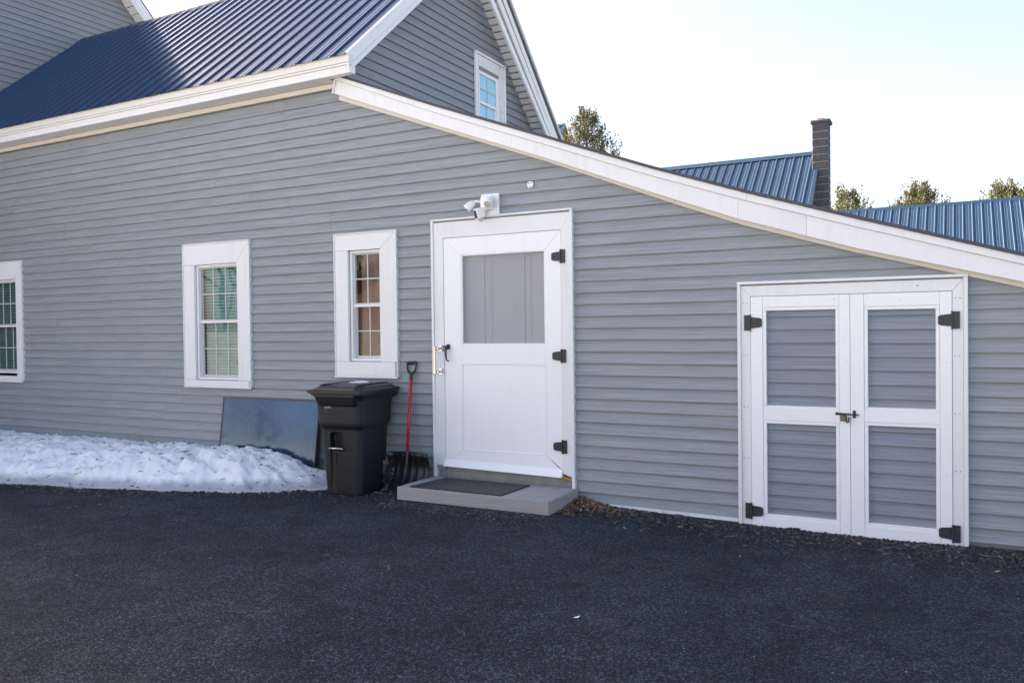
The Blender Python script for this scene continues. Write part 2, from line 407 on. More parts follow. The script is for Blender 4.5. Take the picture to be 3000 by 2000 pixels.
for k0 in range(-1, 40, 2):
    ctr = k0+1; ks = [k for k in (k0, k0+1) if k >= 0 and k <= 38]
    if not ks: continue
    sm = SEAM.get(ctr, [-11.0+(ctr*.27)%3.6])
    S = [split(spans(k), sm) for k in ks]
    rk = rake_x((ks[-1]+1)*C)
    if len(ks) == 2 and len(S[0]) == len(S[1]) and all(abs(a[0]-b[0]) < 1e-6 for a, b in zip(*S)) and all(abs(a[1]-b[1]) < .5 for a, b in zip(*S)):
        for a, b in zip(*S):
            l = random.uniform(0,.0008)
            zt = (ks[0]+1)*C
            e1 = a[1] if abs(a[1]-b[1]) < 1e-6 else (lambda z, a1=a[1], b1=b[1], zt=zt: a1 if z < zt else b1)
            siding_piece(wall, front, a[0], e1, ks[0], 2, M['siding'], lift=a[2]+l)
    else:
        for k, s_ in zip(ks, S):
            for a in s_: siding_piece(wall, front, a[0], a[1], k, 1, M['siding'], lift=a[2])
# sheathing behind the siding (keeps the house solid), the back and end walls
sh = MB()
def sheath(x0, x1, z0, z1): sh.box(x0, x1, .002, .05, z0, z1)
colsx = [-13.1]; order = [WIN['a'], WIN['b'], WIN['c']]
prev = -13.1
for w in order:
    sheath(prev, w['ox0']-.03, .05, 3.98); sheath(w['ox0']-.03, w['ox1']+.03, .05, w['oz0']-.03); sheath(w['ox0']-.03, w['ox1']+.03, w['oz1']+.03, 3.98 if w is not WIN['c'] else 3.75); prev = w['ox1']+.03
sheath(prev, DOOR['lx0']-.02, .0, 3.45)
sh.prism([(DOOR['lx0']-.02, DOOR['lz1']+.03),(DOOR['lx1']+.02, DOOR['lz1']+.03),(DOOR['lx1']+.02, 2.98),(DOOR['lx0']-.02,3.42)], 'y', .002, .05)
sh.prism([(DOOR['lx1']+.02,-.03),(GAR['lx0']-.02,-.03),(GAR['lx0']-.02,2.32),(DOOR['lx1']+.02,2.95)], 'y', .002, .05)
sh.prism([(GAR['lx0']-.02,GAR['lz1']+.03),(GAR['lx1']+.02,GAR['lz1']+.03),(GAR['lx1']+.02,1.9),(GAR['lx0']-.02,2.31)], 'y', .002, .05)
sh.prism([(GAR['lx1']+.02,-.06),(1.24,-.06),(1.24,1.55),(GAR['lx1']+.02,1.88)], 'y', .002, .05)
sh.build('sheathing', M['siding_shade_side'], wall)
MB().box(-13.1,-5.44,4.70,4.75,0,3.95).build('back_wall', M['siding_shade_side'], house)
MB().prism([(.06,-.05),(4.7,-.05),(4.7,1.55),(.06,1.55)], 'x', 1.2, 1.25).build('end_wall', M['siding_shade_side'], house)
MB().prism([(-5.43,-.05),(1.2,-.05),(1.2,1.55),(-.6,2.1),(-3.2,2.95),(-5.43,3.8)], 'y', 4.65, 4.70).build('rear_lean_to_wall', M['siding_shade_side'], house)
# white starter strip at the foot of the siding
for a, b, z in ((-2.92,-1.53,-.014),(-4.78,-4.42,.075)):
    MB().prism([(a,z+.006),(b,z-.012),(b,z+.016),(a,z+.032)], 'y', -.030, .0).build('starter_strip', M['trim'], wall)
MB().prism([(-13.1,.02),(-4.4,.0),(-4.4,.09),(-13.1,.2)], 'y', .0, .05).build('foundation', M['caulk'], house)

# gable wall above the lean-to roof
gw = empty('gable_wall', (-5.43, 2.3, 4.0), parent=house)
def g_lo(z): return max(.0, (z-4.16)/.885)
def g_hi(z): return min(4.7, 4.13-(z-4.391)/.955)
GWIN = dict(y0=2.49,y1=3.285,z1=5.05,oy0=2.595,oy1=3.165)
for k in range(34, 63, 2):
    for j in (k, k+1):
        pass
    zt = (k+1)*C
    sides = [(g_lo, g_hi)]
    if zt+C < GWIN['z1']+.02: sides = [(g_lo, GWIN['y0']+.03), (GWIN['y1']-.03, g_hi)]
    for a, b in sides:
        fa = a if callable(a) else (lambda z, a=a: a); fb = b if callable(b) else (lambda z, b=b: b)
        if fb(zt) - fa(zt) > .15: siding_piece(gw, gable, fa, fb, k, 2, M['siding_shade_side'])
MB().prism([(.02,3.4),(4.68,3.4),(4.68,3.8),(4.05,4.4),(2.36,6.1),(.1,4.22),(.02,4.1)], 'x', -5.50, -5.435).build('gable_sheathing', M['siding_shade_side'], gw)
# ---- gable window
gwin = empty('window', (-5.43, 2.89, 4.3), parent=house); gwin['label'] = 'small gable window with peeling white paint'
bx = lambda name, y0, y1, z0, z1, x0, x1, mat, par=gwin, b=.003: MB().box(-5.43+x0, -5.43+x1, y0, y1, z0, z1, b).build(name, mat, par)
bx('casing', 2.49, 2.535, 4.0, 5.05, .012, .045, M['trim']); bx('casing', 3.245, 3.285, 4.0, 5.05, .012, .045, M['trim'])
bx('casing', 2.49, 3.285, 5.05, 5.075, .012, .055, M['trim'])
bx('head_casing', 2.537, 3.243, 4.905, 5.048, .010, .034, M['peel'])
bx('side_casing', 2.537, 2.585, 4.0, 4.903, .010, .034, M['peel']); bx('side_casing', 3.115, 3.243, 4.0, 4.903, .010, .034, M['peel'])
bx('head_shadow_strip', 2.587, 3.113, 4.862, 4.903, .004, .016, M['rust_shadow'])  # brown strip painted in as the shadow below the head casing
bx('frame', 2.587, 3.113, 4.815, 4.860, .006, .028, M['trim']); bx('frame', 2.587, 2.612, 4.0, 4.813, .006, .028, M['trim']); bx('frame', 3.045, 3.113, 4.0, 4.813, .006, .028, M['trim'])
bx('meeting_rail', 2.614, 3.043, 4.432, 4.470, .008, .030, M['trim'])
bx('stile', 3.010, 3.043, 4.0, 4.430, .006, .018, M['trim'])
MB().add([(-5.416,2.614,4.472),(-5.416,3.043,4.472),(-5.416,3.043,4.813),(-5.416,2.614,4.813)], [(0,1,2,3)]).build('pane', M['glass_gable'], gwin); MB().add([(-5.420,2.614,4.0),(-5.420,3.008,4.0),(-5.420,3.008,4.43),(-5.420,2.614,4.43)], [(0,1,2,3)]).build('pane', M['glass_gable'], gwin)
bx('muntin', 2.82, 2.836, 4.472, 4.813, .016, .020, M['muntin'], b=0); bx('muntin', 2.614, 3.043, 4.63, 4.645, .0165, .0205, M['muntin'], b=0)
bx('muntin', 2.80, 2.815, 4.0, 4.430, .012, .015, M['muntin'], b=0)
mb = MB()
for i in range(42): mb.box(-5.43+.004, -5.43+.0065, 2.60, 3.06, 4.0+i*.02, 4.0+i*.02+.017)
mb.build('blind', M['sky_reflection'], gwin)  # pale cyan slats paint the sky's reflection behind the gable glass

# ---- windows of the front wall
def fb(par, name, x0, x1, y0, y1, z0, z1, mat, b=.0025): return MB().box(x0, x1, y0, y1, z0, z1, b).build(name, mat, par)
def make_window(w, label, cols, rail, blind, apron):
    x0,x1,z0,z1,a,b,c0,c1 = (w[k] for k in ('x0','x1','z0','z1','ox0','ox1','oz0','oz1'))
    t = empty('window', ((x0+x1)/2, 0, z0), parent=house); t['label'] = label
    F, G = -.036, .0
    MB().prism([(x0,c1),(b,c1),(x1-.001,z1),(x0,z1)], 'y', F, G).build('head_casing', M['trim'], t)
    MB().prism([(b+.0015,c1-.0015),(x1,z1-.002),(x1,z0+apron),(b+.0015,z0+apron)], 'y', F+.002, G).build('side_casing', M['trim'], t)
    fb(t, 'side_casing', x0, a-.001, F+.001, G, z0+apron, c1-.002, M['trim'])
    fb(t, 'sill_board', x0+.004, x1-.018, F-.006, G, z0+.014, z0+apron-.003, M['trim'])
    fb(t, 'sill_joint', x0+.01, x1-.01, F+.010, G, z0+apron-.003, z0+apron, M['caulk'], 0)
    # J-channel round the outside
    fb(t, 'channel', x0-.013, x0-.0005, F-.008, .0, z0, z1, M['trim']); fb(t, 'channel', x1+.0005, x1+.013, F-.008, .0, z0, z1-.055, M['trim'])
    fb(t, 'channel', x1+.0005, x1+.013, F-.009, .0, z1-.054, z1+.002, M['trim'])
    fb(t, 'channel', x0-.013, x1+.018, F-.010, .0, z1+.001, z1+.014, M['trim']); fb(t, 'channel', x0-.013, x1+.013, F-.012, .0, z0-.001, z0+.0135, M['trim'])
    fr = .030
    g = t
    # vinyl frame set back in the opening
    for (p,q,r,s) in ((a+.004,b-.003,c1-fr,c1-.003),(a+.004,b-.003,c0+.003,c0+fr),):
        fb(t, 'frame', p, q, -.006, .07, r, s, M['vinyl'])
    fb(t, 'frame', a+.004, a+fr+.004, -.0055, .07, c0+fr, c1-fr, M['vinyl']); fb(t, 'frame', b-fr-.002, b-.003, -.0055, .07, c0+fr, c1-fr, M['vinyl'])
    ia, ib, ja, jb = a+fr+.004, b-fr-.002, c0+fr, c1-fr
    st = .022
    def sash(zl, zh, y, full):
        fb(t, 'sash_rail', ia, ib, y, y+.022, zl, zl+st*1.25, M['sash']); fb(t, 'sash_rail', ia, ib, y, y+.022, zh-st*.7, zh, M['sash'])
        fb(t, 'sash_stile', ia, ia+st, y+.001, y+.022, zl+st*1.25, zh-st*.7, M['sash']); fb(t, 'sash_stile', ib-st*.35, ib, y+.001, y+.022, zl+st*1.25, zh-st*.7, M['sash'])
        p0, p1, q0, q1 = ia+st, ib-st*.35, zl+st*1.25, zh-st*.7
        MB().add([(p0,y+.010,q0),(p1,y+.010,q0),(p1,y+.010,q1),(p0,y+.010,q1)], [(0,1,2,3)]).build('pane', M['glass'], t)
        for i in range(1, cols):
            x = p0+(p1-p0)*i/cols; fb(t, 'muntin', x-.0065, x+.0065, y+.0045, y+.0085, q0, q1, M['muntin'], 0)
        zc = (q0+q1)/2; fb(t, 'muntin', p0, p1, y+.004, y+.008, zc-.0065, zc+.0065, M['muntin'], 0)
    sash(rail, jb, .012, True); sash(ja, rail+.012, .040, True)
    fb(t, 'meeting_rail', ia, ib, .006, .030, rail-.012, rail+.010, M['vinyl'])
    # interior
    cav = MB(); X0,X1,Z0,Z1,Y0,Y1 = a-.02,b+.02,c0-.02,c1+.02,.072,.75
    cav.add([(X0,Y0,Z0),(X1,Y0,Z0),(X1,Y0,Z1),(X0,Y0,Z1),(X0,Y1,Z0),(X1,Y1,Z0),(X1,Y1,Z1),(X0,Y1,Z1)], [(4,5,6,7),(0,1,5,4),(3,7,6,2),(0,4,7,3),(1,2,6,5)])
    cav.build('room', M['dark_inside'], t)
    if blind is None: MB().box(ia+.045, ib+.02, .088, .093, ja-.02, jb+.02).build('reflection_sheet', M['brown_reflection'], t)  # brown sheet painting the mirrored red building into the narrow window
    if blind:
        mbl = MB(); n = int((jb-ja)/.037)
        for i in range(n):
            z = ja+.01+i*.037
            mbl.add([(ia+.008,.083,z),(ib-.003,.083,z),(ib-.003,.099,z+.033),(ia+.008,.099,z+.033)], [(0,1,2,3)])
        mbl.build('blind', M[blind], t)
        mbe = MB()
        for i in range(n): mbe.box(ia+.008, ib-.003, .078, .0815, ja+.01+i*.037, ja+.0155+i*.037)
        mbe.build('blind_slat_edges', M['slat_edge'] if blind == 'blind' else M['blind'], t)
    # little sash locks seen on the right stile
    for zz in (rail+.42*(jb-rail)+.12, ja+.16):
        q = MB()
        for (p0_,p1_,q0_,q1_) in ((-.024,-.004,0,.004),(-.024,-.004,.022,.026),(-.024,-.020,.004,.022)): q.box(ib-st*.35+p0_, ib-st*.35+p1_, .008, .012, zz+q0_, zz+q1_)
        q.build('catch', M['black_metal'], t)
    return t
make_window(WIN['a'], 'dark double hung window at the left edge', 4, 1.640, 'blind_dark', .085)
make_window(WIN['b'], 'double hung window with closed pale blinds', 3, 1.640, 'blind', .086)
make_window(WIN['c'], 'narrow double hung window with deep sill board', 2, 1.772, None, .163)

# ---- hinges
def hinge(par, x, z, side, y, h=.125, strap=.085, jamb=.045, y2=None):
    """side +1: strap points to -X (jamb on the right)"""
    s = side; q = MB()
    q.prism([(x-s*.004,z-h*.36),(x-s*strap*.8,z-h*.30),(x-s*strap,z-h*.22),(x-s*strap,z+h*.22),(x-s*strap*.8,z+h*.30),(x-s*.004,z+h*.36)], 'y', y-.004, y)
    q.box(x+s*.004, x+s*jamb, y-.0045, y+.0005, z-h*.5, z+h*.5)
    q.tube((x,y-.007,z-h*.52),(x,y-.007,z+h*.52), .0065, n=10)
    o = q.build('hinge', M['black_metal'], par)
    sc = MB()
    for (dx,dz) in ((-.25,.24),(-.25,-.24),(-.8,0.14),(-.8,-.14),(-.52,0)):
        sc.tube((x+s*dx*strap, y-.006, z+dz*h),(x+s*dx*strap, y-.003, z+dz*h), .004, n=8)
    for dz in (.3,-.3): sc.tube((x+s*jamb*.65, y-.0065, z+dz*h),(x+s*jamb*.65, y-.003, z+dz*h), .004, n=8)
    sc.build('screws', M['zinc'] if random.random() < .5 else M['black_metal'], o) if False else None
    return o
# ---- entry door
D = DOOR
dr = empty('entry_door', ((D['x0']+D['x1'])/2, 0, D['z0']), parent=house); dr['label'] = 'white screen door with lower wood panel'
F = -.038
x0,x1,zt = D['x0'],D['x1'],D['z1']; l0,l1,b0,b1 = D['lx0'],D['lx1'],D['lz0'],D['lz1']
# casing and channel
MB().prism([(x0+.014,zt-.014),(l0-.004,b1+.004),(l1+.004,b1+.004),(x1-.014,zt-.014)], 'y', F, .0).build('head_casing', M['trim'], dr)
MB().prism([(x0+.014,zt-.0165),(l0-.004,b1+.0015),(l0-.004,.235),(x0+.014,.240)], 'y', F+.001, .0).build('side_casing', M['trim'], dr)
MB().prism([(x1-.014,zt-.0165),(l1+.004,b1+.0015),(l1+.004,.245),(x1-.014,.220)], 'y', F+.001, .0).build('side_casing', M['trim'], dr)
fb(dr, 'channel', x0-.013, x0+.0125, F-.012, .0, .07, zt, M['trim']); fb(dr, 'channel', x1-.0125, x1+.012, F-.012, .0, -.01, zt, M['trim'])
fb(dr, 'channel', x0-.014, x1+.013, F-.014, .0, zt+.0005, zt+.018, M['trim'])
fb(dr, 'jamb', l0-.004, l0-.001, -.028, .06, .23, b1, M['caulk'], 0); fb(dr, 'jamb', l1+.001, l1+.004, -.028, .06, .23, b1, M['caulk'], 0)
MB().prism([(x0+.0135,.0),(x1-.0135,-.03),(x1-.0135,.215),(l1+.01,.205),(l0-.05,.232),(x0+.0135,.235)], 'y', .012, .05).build('riser_board', M['riser'], dr)
MB().prism([(x0+.02,.196),(l0-.01,.200),(l0-.01,.232),(x0+.02,.236)], 'y', -.02, .02).build('rotten_wood', M['caulk'], dr)
fo = []
mbf = MB()
for i in range(9):
    px = -3.045+i*.010; pz = .205-i*.0012+random.uniform(-.006,.006); r = random.uniform(.010,.018)
    mbf.lathe([(r*.3,-r),(r*.8,-r*.6),(r,0),(r*.8,r*.6),(r*.3,r)], (px,-.022,pz), (0.3,.2,1), 10)
mbf.build('foam_sealant', M['foam'], dr, smooth=True)
# leaf: rails and stiles
LF = -.033; so0, so1, sz0, sz1 = -4.078, -3.207, 1.380, 2.216          # screen opening
pz0, pz1, px0, px1 = .392, 1.202, -4.112, -3.210                        # lower panel
g = .001
MB().prism([(l0,b1),(so0,sz1),(so1,sz1),(l1,b1)], 'y', LF, .012).build('top_rail', M['door_white'], dr)
MB().prism([(l0,b1-.002),(so0-.001,sz1-.001),(so0-.001,pz0),(l0,b0+.06)], 'y', LF+.0008, .012).build('stile', M['door_white'], dr)
MB().prism([(l1,b1-.002),(so1+.001,sz1-.001),(so1+.001,pz0),(l1,b0+.06)], 'y', LF+.0008, .012).build('stile', M['door_white'], dr)
fb(dr, 'lock_rail', so0, so1, LF+.0004, .012, pz1, sz0, M['door_white'], .001)
MB().prism([(l0+.001,b0+.06),(so0,pz0-.001),(so1,pz0-.001),(l1-.001,b0+.04)], 'y', LF+.0012, .012).build('bottom_rail', M['door_white'], dr)
# sloping drip board at the foot of the leaf
q = MB(); q.add([(l0-.01,LF-.002,b0+.082),(l1-.002,LF-.002,b0+.066),(l1-.002,LF-.03,b0-.002),(l0-.016,LF-.03,b0+.018),(l0-.01,.0,b0+.082),(l1-.002,.0,b0+.066),(l1-.002,.0,b0-.002),(l0-.016,.0,b0+.018)],
   [(0,3,2,1),(4,5,6,7),(0,1,5,4),(3,7,6,2),(0,4,7,3),(1,2,6,5)]); q.build('drip_board', M['door_white'], dr)
fb(dr, 'panel', so0-.002, so1+.002, LF+.006, .010, pz0-.002, pz1+.002, M['door_white'], 0)
for (a,b,c,d_) in ((so0,so1,pz1-.012,pz1),(so0,so1,pz0,pz0+.010),(so0,so0+.011,pz0,pz1),(so1-.010,so1,pz0,pz1)): fb(dr, 'panel_bead', a+.0006, b-.0006, LF+.001, LF+.007, c+.0006, d_-.0006, M['door_white'], .003)
for (a,b,c,d_) in ((so0,so1,sz1-.012,sz1),(so0,so1,sz0,sz0+.012),(so0,so0+.012,sz0+.012,sz1-.012),(so1-.012,so1,sz0+.012,sz1-.012)): fb(dr, 'screen_bead', a+.0007, b-.0007, LF+.003, LF+.010, c+.0007, d_-.0007, M['door_white'], .002)
add_mesh('screen', [(so0,LF+.009,sz0),(so1,LF+.009,sz0),(so1,LF+.009,sz1),(so0,LF+.009,sz1)], [(0,1,2,3)], M['screen'], dr)
bw = [-4.30,-3.862,-3.785,-3.44,-3.372,-3.02]
for i in range(len(bw)-1):
    fb(dr, 'inner_board', bw[i]+.0013, bw[i+1]-.0013, .030+(.003 if i%2 else 0), .07, .24, b1, M['inner_board'], .004)
fb(dr, 'inner_backing', -4.30, -3.02, .072, .085, .2, b1+.05, M['dark_inside'], 0)
for zz in (2.150,1.278,.482): hinge(dr, l1+.002, zz, 1, F-.001, .118, .088, .045)
# chrome pull bar and its brackets
pb = MB(); X = -4.337
pb.box(X-.006,X+.016,F-.085,F-.068,1.10,1.375,.005)
q = pb.build('pull_handle', M['chrome'], dr)
for z_ in (1.125,1.345):
    k_ = MB(); k_.box(X+.0,X+.062,F-.005,F+.0005,z_-.028,z_+.028,.003); k_.box(X+.004,X+.042,F-.066,F-.0055,z_-.014,z_+.012,.005)
    k_.build('bracket', M['chrome'], dr)
lh = MB(); lh.box(-4.243,-4.208,LF-.016,LF-.0005,1.335,1.385,.005); lh.lathe([(.014,0),(.014,.02),(.010,.024)], (-4.236,LF-.012,1.358), (-.25,-1,0), 14)
lh.path([(-4.236,LF-.034,1.365),(-4.236,LF-.036,1.30),(-4.232,LF-.034,1.245),(-4.222,LF-.030,1.228),(-4.208,LF-.026,1.224)], [.011,.010,.008,.007,.006], 8)
lh.build('latch_handle', M['black_metal'], dr)
nl = MB()
for xx in np.linspace(-4.25,-3.08,5): nl.tube((xx,LF-.008,.268-.012*(xx+4.25)/1.2),(xx,LF-.0025,.268-.012*(xx+4.25)/1.2),.004,n=6)
nl.build('screw_heads', M['nail'], dr)

# ---- storage double door
Gd = GAR
gd = empty('storage_door_frame', ((Gd['x0']+Gd['x1'])/2, 0, Gd['z0']), parent=house)
x0,x1,zt = Gd['x0'],Gd['x1'],Gd['z1']; l0,l1,b0,b1 = Gd['lx0'],Gd['lx1'],Gd['lz0'],Gd['lz1']
MB().prism([(x0+.024,zt-.012),(l0-.003,b1+.004),(l1+.003,b1+.004),(x1-.024,zt-.012)], 'y', F, .0).build('head_casing', M['trim'], gd)
MB().prism([(x0+.024,zt-.0145),(l0-.003,b1+.0015),(l0-.003,-.07),(x0+.024,-.055)], 'y', F+.001, .0).build('side_casing', M['trim'], gd)
MB().prism([(x1-.024,zt-.0145),(l1+.003,b1+.0015),(l1+.003,-.085),(x1-.024,-.085)], 'y', F+.001, .0).build('side_casing', M['trim'], gd)
fb(gd, 'channel', x0-.004, x0+.0225, F-.012, .0, -.035, zt, M['trim']); fb(gd, 'channel', x1-.0225, x1+.006, F-.012, .0, -.06, zt, M['trim'])
fb(gd, 'channel', x0-.005, x1+.007, F-.014, .0, zt+.0005, zt+.022, M['trim'])
fb(gd, 'dark_backing', l0-.01, l1+.01, .03, .05, -.1, b1+.03, M['dark_inside'], 0)
nm = MB()
for z_ in np.linspace(.08,1.7,5):
    for xx in (x0+.045, x0+.072, x1-.072, x1-.045): nm.tube((xx+random.uniform(-.004,.004),F-.0015,z_),(xx,F+.002,z_),.0035,n=6)
nm.tube((-.25,F-.0015,zt-.05),(-.25,F+.002,zt-.05),.005,n=6)
nm.build('rusty_nails', M['rust_shadow'], gd)
def leaf(xa, xb, up, low, bz, side):
    """up/low: (x0,x1,z0,z1) siding openings"""
    t = empty('storage_door', ((xa+xb)/2, 0, bz), parent=house)
    t['label'] = 'left leaf of the white storage door' if side < 0 else 'right leaf of the white storage door'
    Y = -.040
    ux0,ux1,uz0,uz1 = up; lx0_,lx1_,lz0_,lz1_ = low
    r = .026                                                   # retainer strips
    inA, inB = ux0-r, ux1+r
    fb(t, 'stile', xa, inA-.001, Y, .0, bz, b1, M['door_white'], .002); fb(t, 'stile', inB+.001, xb, Y, .0, bz-.002, b1, M['door_white'], .002)
    fb(t, 'top_rail', inA, inB, Y+.001, .0, uz1+r, b1, M['door_white'], .002)
    fb(t, 'middle_rail', inA, inB, Y+.001, .0, lz1_+r, uz0-r, M['door_white'], .002)
    fb(t, 'bottom_rail', inA, inB, Y-.001, .0, bz-.006, lz0_-r, M['door_white'], .002)
    for (a,b,c,d_) in ((ux0,ux1,uz0,uz1),(lx0_,lx1_,lz0_,lz1_)):
        fb(t, 'retainer', a-r, b+r, Y+.004, .0, d_+.0005, d_+r-.0005, M['door_white']); fb(t, 'retainer', a-r, b+r, Y+.004, .0, c-r+.0005, c-.0005, M['door_white'])
        fb(t, 'retainer', a-r+.0005, a-.0005, Y+.003, .0, c, d_, M['door_white']); fb(t, 'retainer', b+.0005, b+r-.0005, Y+.003, .0, c, d_, M['door_white'])
        k = math.ceil((d_-c)/C); z = d_-(.042 if side < 0 else .038); n = 0
        siding_piece(t, lambda s,z_,o: (s,-.0-o*.8,min(z_,d_)), a-.004, b+.004, 0, 1, M['siding_dark'], z0=z)
        while z > c-.001:
            n = 2 if z-2*C > c-C*.5 else 1
            z -= n*C
            siding_piece(t, lambda s,z_,o,c=c: (s,-.0-o*.8,max(z_,c-.01)), a-.004, b+.004, 0, n, M['siding_dark'], z0=z)
    hx = xa-.0015 if side < 0 else xb+.0015
    for z_ in (1.546, .075 if side < 0 else .045): hinge(t, hx, z_, side, Y-.001, .122, .088, .048)
    sc = MB()
    for (sx, sz) in [(xa+.03,b1-.05),(xa+.03,b1-.09),(xa+.025,1.2),(xa+.03,.95),(xa+.03,.6),(xb-.03,1.25),(xb-.03,.85),(xb-.035,.45),(xb-.03,bz+.07),(xa+.03,bz+.06),((xa+xb)/2,b1-.05),((xa+xb)/2,bz+.06),(inA+.03,b1-.03),(inB-.03,b1-.03),(inA+.02,.905),(inB-.02,.905)]:
        sc.tube((sx+random.uniform(-.006,.006),Y-.0025,sz),(sx,Y+.003,sz),.0023,n=6)
    sc.build('screw_heads', M['nail'], t)
    return t
lf = leaf(l0, -.700, (-1.303,-.800,.905,1.637), (-1.303,-.800,.060,.765), -.050, -1)
rt = leaf(-.697, l1, (-.577,-.135,.915,1.628), (-.577,-.135,.064,.780), -.052, 1)
# slide bolt across the two leaves
Y = -.041; lb = MB()
M['brass'] = simple('tarnished_bolt_plate', (.17,.155,.12), .5, .6, var=.2)
lb.box(-.792,-.705,Y-.004,Y-.0005,.853,.868,.001); lb.box(-.770,-.728,Y-.004,Y-.0005,.805,.853,.001)
lb.build('bolt_plate', M['brass'], lf)
l2 = MB(); l2.path([(-.796,Y-.012,.864),(-.750,Y-.012,.862),(-.732,Y-.013,.855),(-.727,Y-.014,.835),(-.726,Y-.014,.808),(-.718,Y-.014,.797),(-.709,Y-.014,.806),(-.709,Y-.013,.838)], .0058, 8)
l2.tube((-.800,Y-.012,.862),(-.780,Y-.012,.862),.010,n=8); l2.tube((-.725,Y-.010,.858),(-.640,Y-.010,.858),.0045,n=8)
l2.build('bolt', M['black_metal'], lf)
l3 = MB(); l3.box(-.682,-.661,Y-.005,Y-.0005,.832,.888,.002); l3.tube((-.6715,Y-.016,.847),(-.6715,Y-.016,.869),.010,n=10); l3.build('bolt_keeper', M['black_metal'], rt)
eye = MB(); eye.prism([(-.018,0),(0,.010),(.018,0),(0,-.008)], 'y', F-.010, F-.001); eye.v = [(a+.012, b, c-.055) for a,b,c in eye.v]
eye.build('jamb_keeper', M['brass'], gd)

# ------------------------------------------------------------------ lean-to rake and roof
OVH = -.10
TOP = [(-5.481,4.077),(-4.3,3.61),(-3.147,3.175),(-2.2,2.815),(-1.442,2.549),(-.635,2.286),(.394,1.962),(1.35,1.675)]
BOT = [(-5.528,3.916),(-4.3,3.44),(-3.149,3.006),(-2.2,2.625),(-1.503,2.358),(-.666,2.085),(.394,1.795),(1.35,1.51)]
MID = [(-5.46,4.028),(-4.3,3.552),(-3.147,3.118),(-2.2,2.757),(-1.442,2.491),(-.635,2.229),(.394,1.908),(1.35,1.62)]
def interp(L_, x):
    for (a,b),(c,d_) in zip(L_, L_[1:]):
        if x <= c: return b+(d_-b)*(x-a)/(c-a)
    return L_[-1][1]
rk = empty('lean_to_rake', (-5.5, OVH, 3.9), parent=house)
def strip(name, lo, hi, xa, xb, y0, y1, mat, par):
    X = sorted(set([xa, xb]+[p[0] for p in TOP if xa < p[0] < xb])); m_ = MB(); n = len(X)
    poly = [(x, interp(lo, x)) for x in X]+[(x, interp(hi, x)) for x in reversed(X)]
    m_.prism(poly, 'y', y0, y1); return m_.build(name, mat, par)
up_seams = [-5.475,-3.745,-1.428,1.35]; lo_seams = [-5.52,-3.487,-1.50,-.99,1.35]
dn = lambda L_, d_: [(a, b+d_) for a, b in L_]
for a, b in zip(up_seams, up_seams[1:]): strip('upper_fascia', dn(MID,.002), dn(TOP,0), a+.001, b-.001, OVH-.016, OVH+.01, M['trim'], rk)
for a, b in zip(lo_seams, lo_seams[1:]): strip('fascia', BOT, MID, a+.0008, b-.0008, OVH, OVH+.02, M['trim'], rk)
MB().prism([(-5.528,3.905),(-5.476,4.08),(-5.462,4.08),(-5.514,3.905)], 'y', OVH-.02, .0).build('fascia_end', M['trim'], rk)
FRZ_T = [(x, interp(RAKE,x)+.055) for x in (-5.56,-4.3,-3.188,-2.2,-1.469,-.674,.399,1.3)]
for a, b in ((-5.5,-2.02),(-2.017,1.28)):
    X = [a]+[p[0] for p in RAKE if a < p[0] < b]+[b]
    MB().prism([(x, interp(RAKE,x)) for x in X]+[(x, interp(RAKE,x)+.05) for x in reversed(X)], 'y', -.042, .0).build('frieze', M['cream'], rk)
# vented soffit under the overhang: a sheet with raised ribs
sx = np.arange(-5.5, 1.3, .123)
for i in range(len(sx)-1):
    a, b = sx[i], sx[i+1]; za, zb = interp(BOT,a)+.012, interp(BOT,b)+.012
    q = MB(); q.add([(a,OVH+.021,za),(b-.022,OVH+.021,zb+.006),(b-.022,-.0,zb+.006),(a,.0,za), (b-.022,OVH+.021,zb+.028),(b,OVH+.021,zb+.022),(b,.0,zb+.022),(b-.022,.0,zb+.028)], [(0,1,2,3),(1,4,7,2),(4,5,6,7)])
    q.build('soffit_panel', M['soffit'], rk)
# roof sheets (general): profile across, extruded up the slope
def roof_sheet(par, origin, across, up, n, width, mods, mat, name='roof_panel', rib=.019, cut=None):
    """cut(s) -> (t0,t1) extent up the slope at distance s across"""
    m0 = width/mods; pr = []
    for k in range(mods):
        for s, o in ((0,0),(.05,0),(.10,rib),(.20,rib),(.25,0),(.45,0),(.47,rib*.2),(.51,rib*.2),(.53,0),(.73,0),(.75,rib*.2),(.79,rib*.2),(.81,0)): pr.append(((k+s)*m0, o))
    pr.append((width+.004, .0008))
    V = []; O = Vector(origin); A = Vector(across); U = Vector(up); Nn = Vector(n)
    for s, o in pr:
        t0, t1 = cut(s)
        V.append(O+A*s+U*t0+Nn*o); V.append(O+A*s+U*t1+Nn*o)
    Fc = [(2*i,2*i+2,2*i+3,2*i+1) for i in range(len(pr)-1)]
    o_ = add_mesh(name, V, Fc, mat, par)
    md = o_.modifiers.new('thickness', 'SOLIDIFY'); md.thickness = .002; md.offset = -1
    return o_
lr = empty('lean_to_roof', (-2, 2, 3), parent=house)
for i in range(len(TOP)-1):
    (xa,za),(xb,zb) = TOP[i],TOP[i+1]
    if i == 0: xa, za = -5.43, interp(TOP,-5.43)
    q = MB(); q.prism([(xa,za+.002),(xb,zb+.002),(xb,zb+.022),(xa,za+.022)], 'y', OVH-.022, 4.85); q.build('roof_panel', M['lean_roof'], lr)
strip('drip_edge', dn(TOP,.001), dn(TOP,.026), -5.42, 1.35, OVH-.030, OVH-.0222, M['roof_edge'], lr)

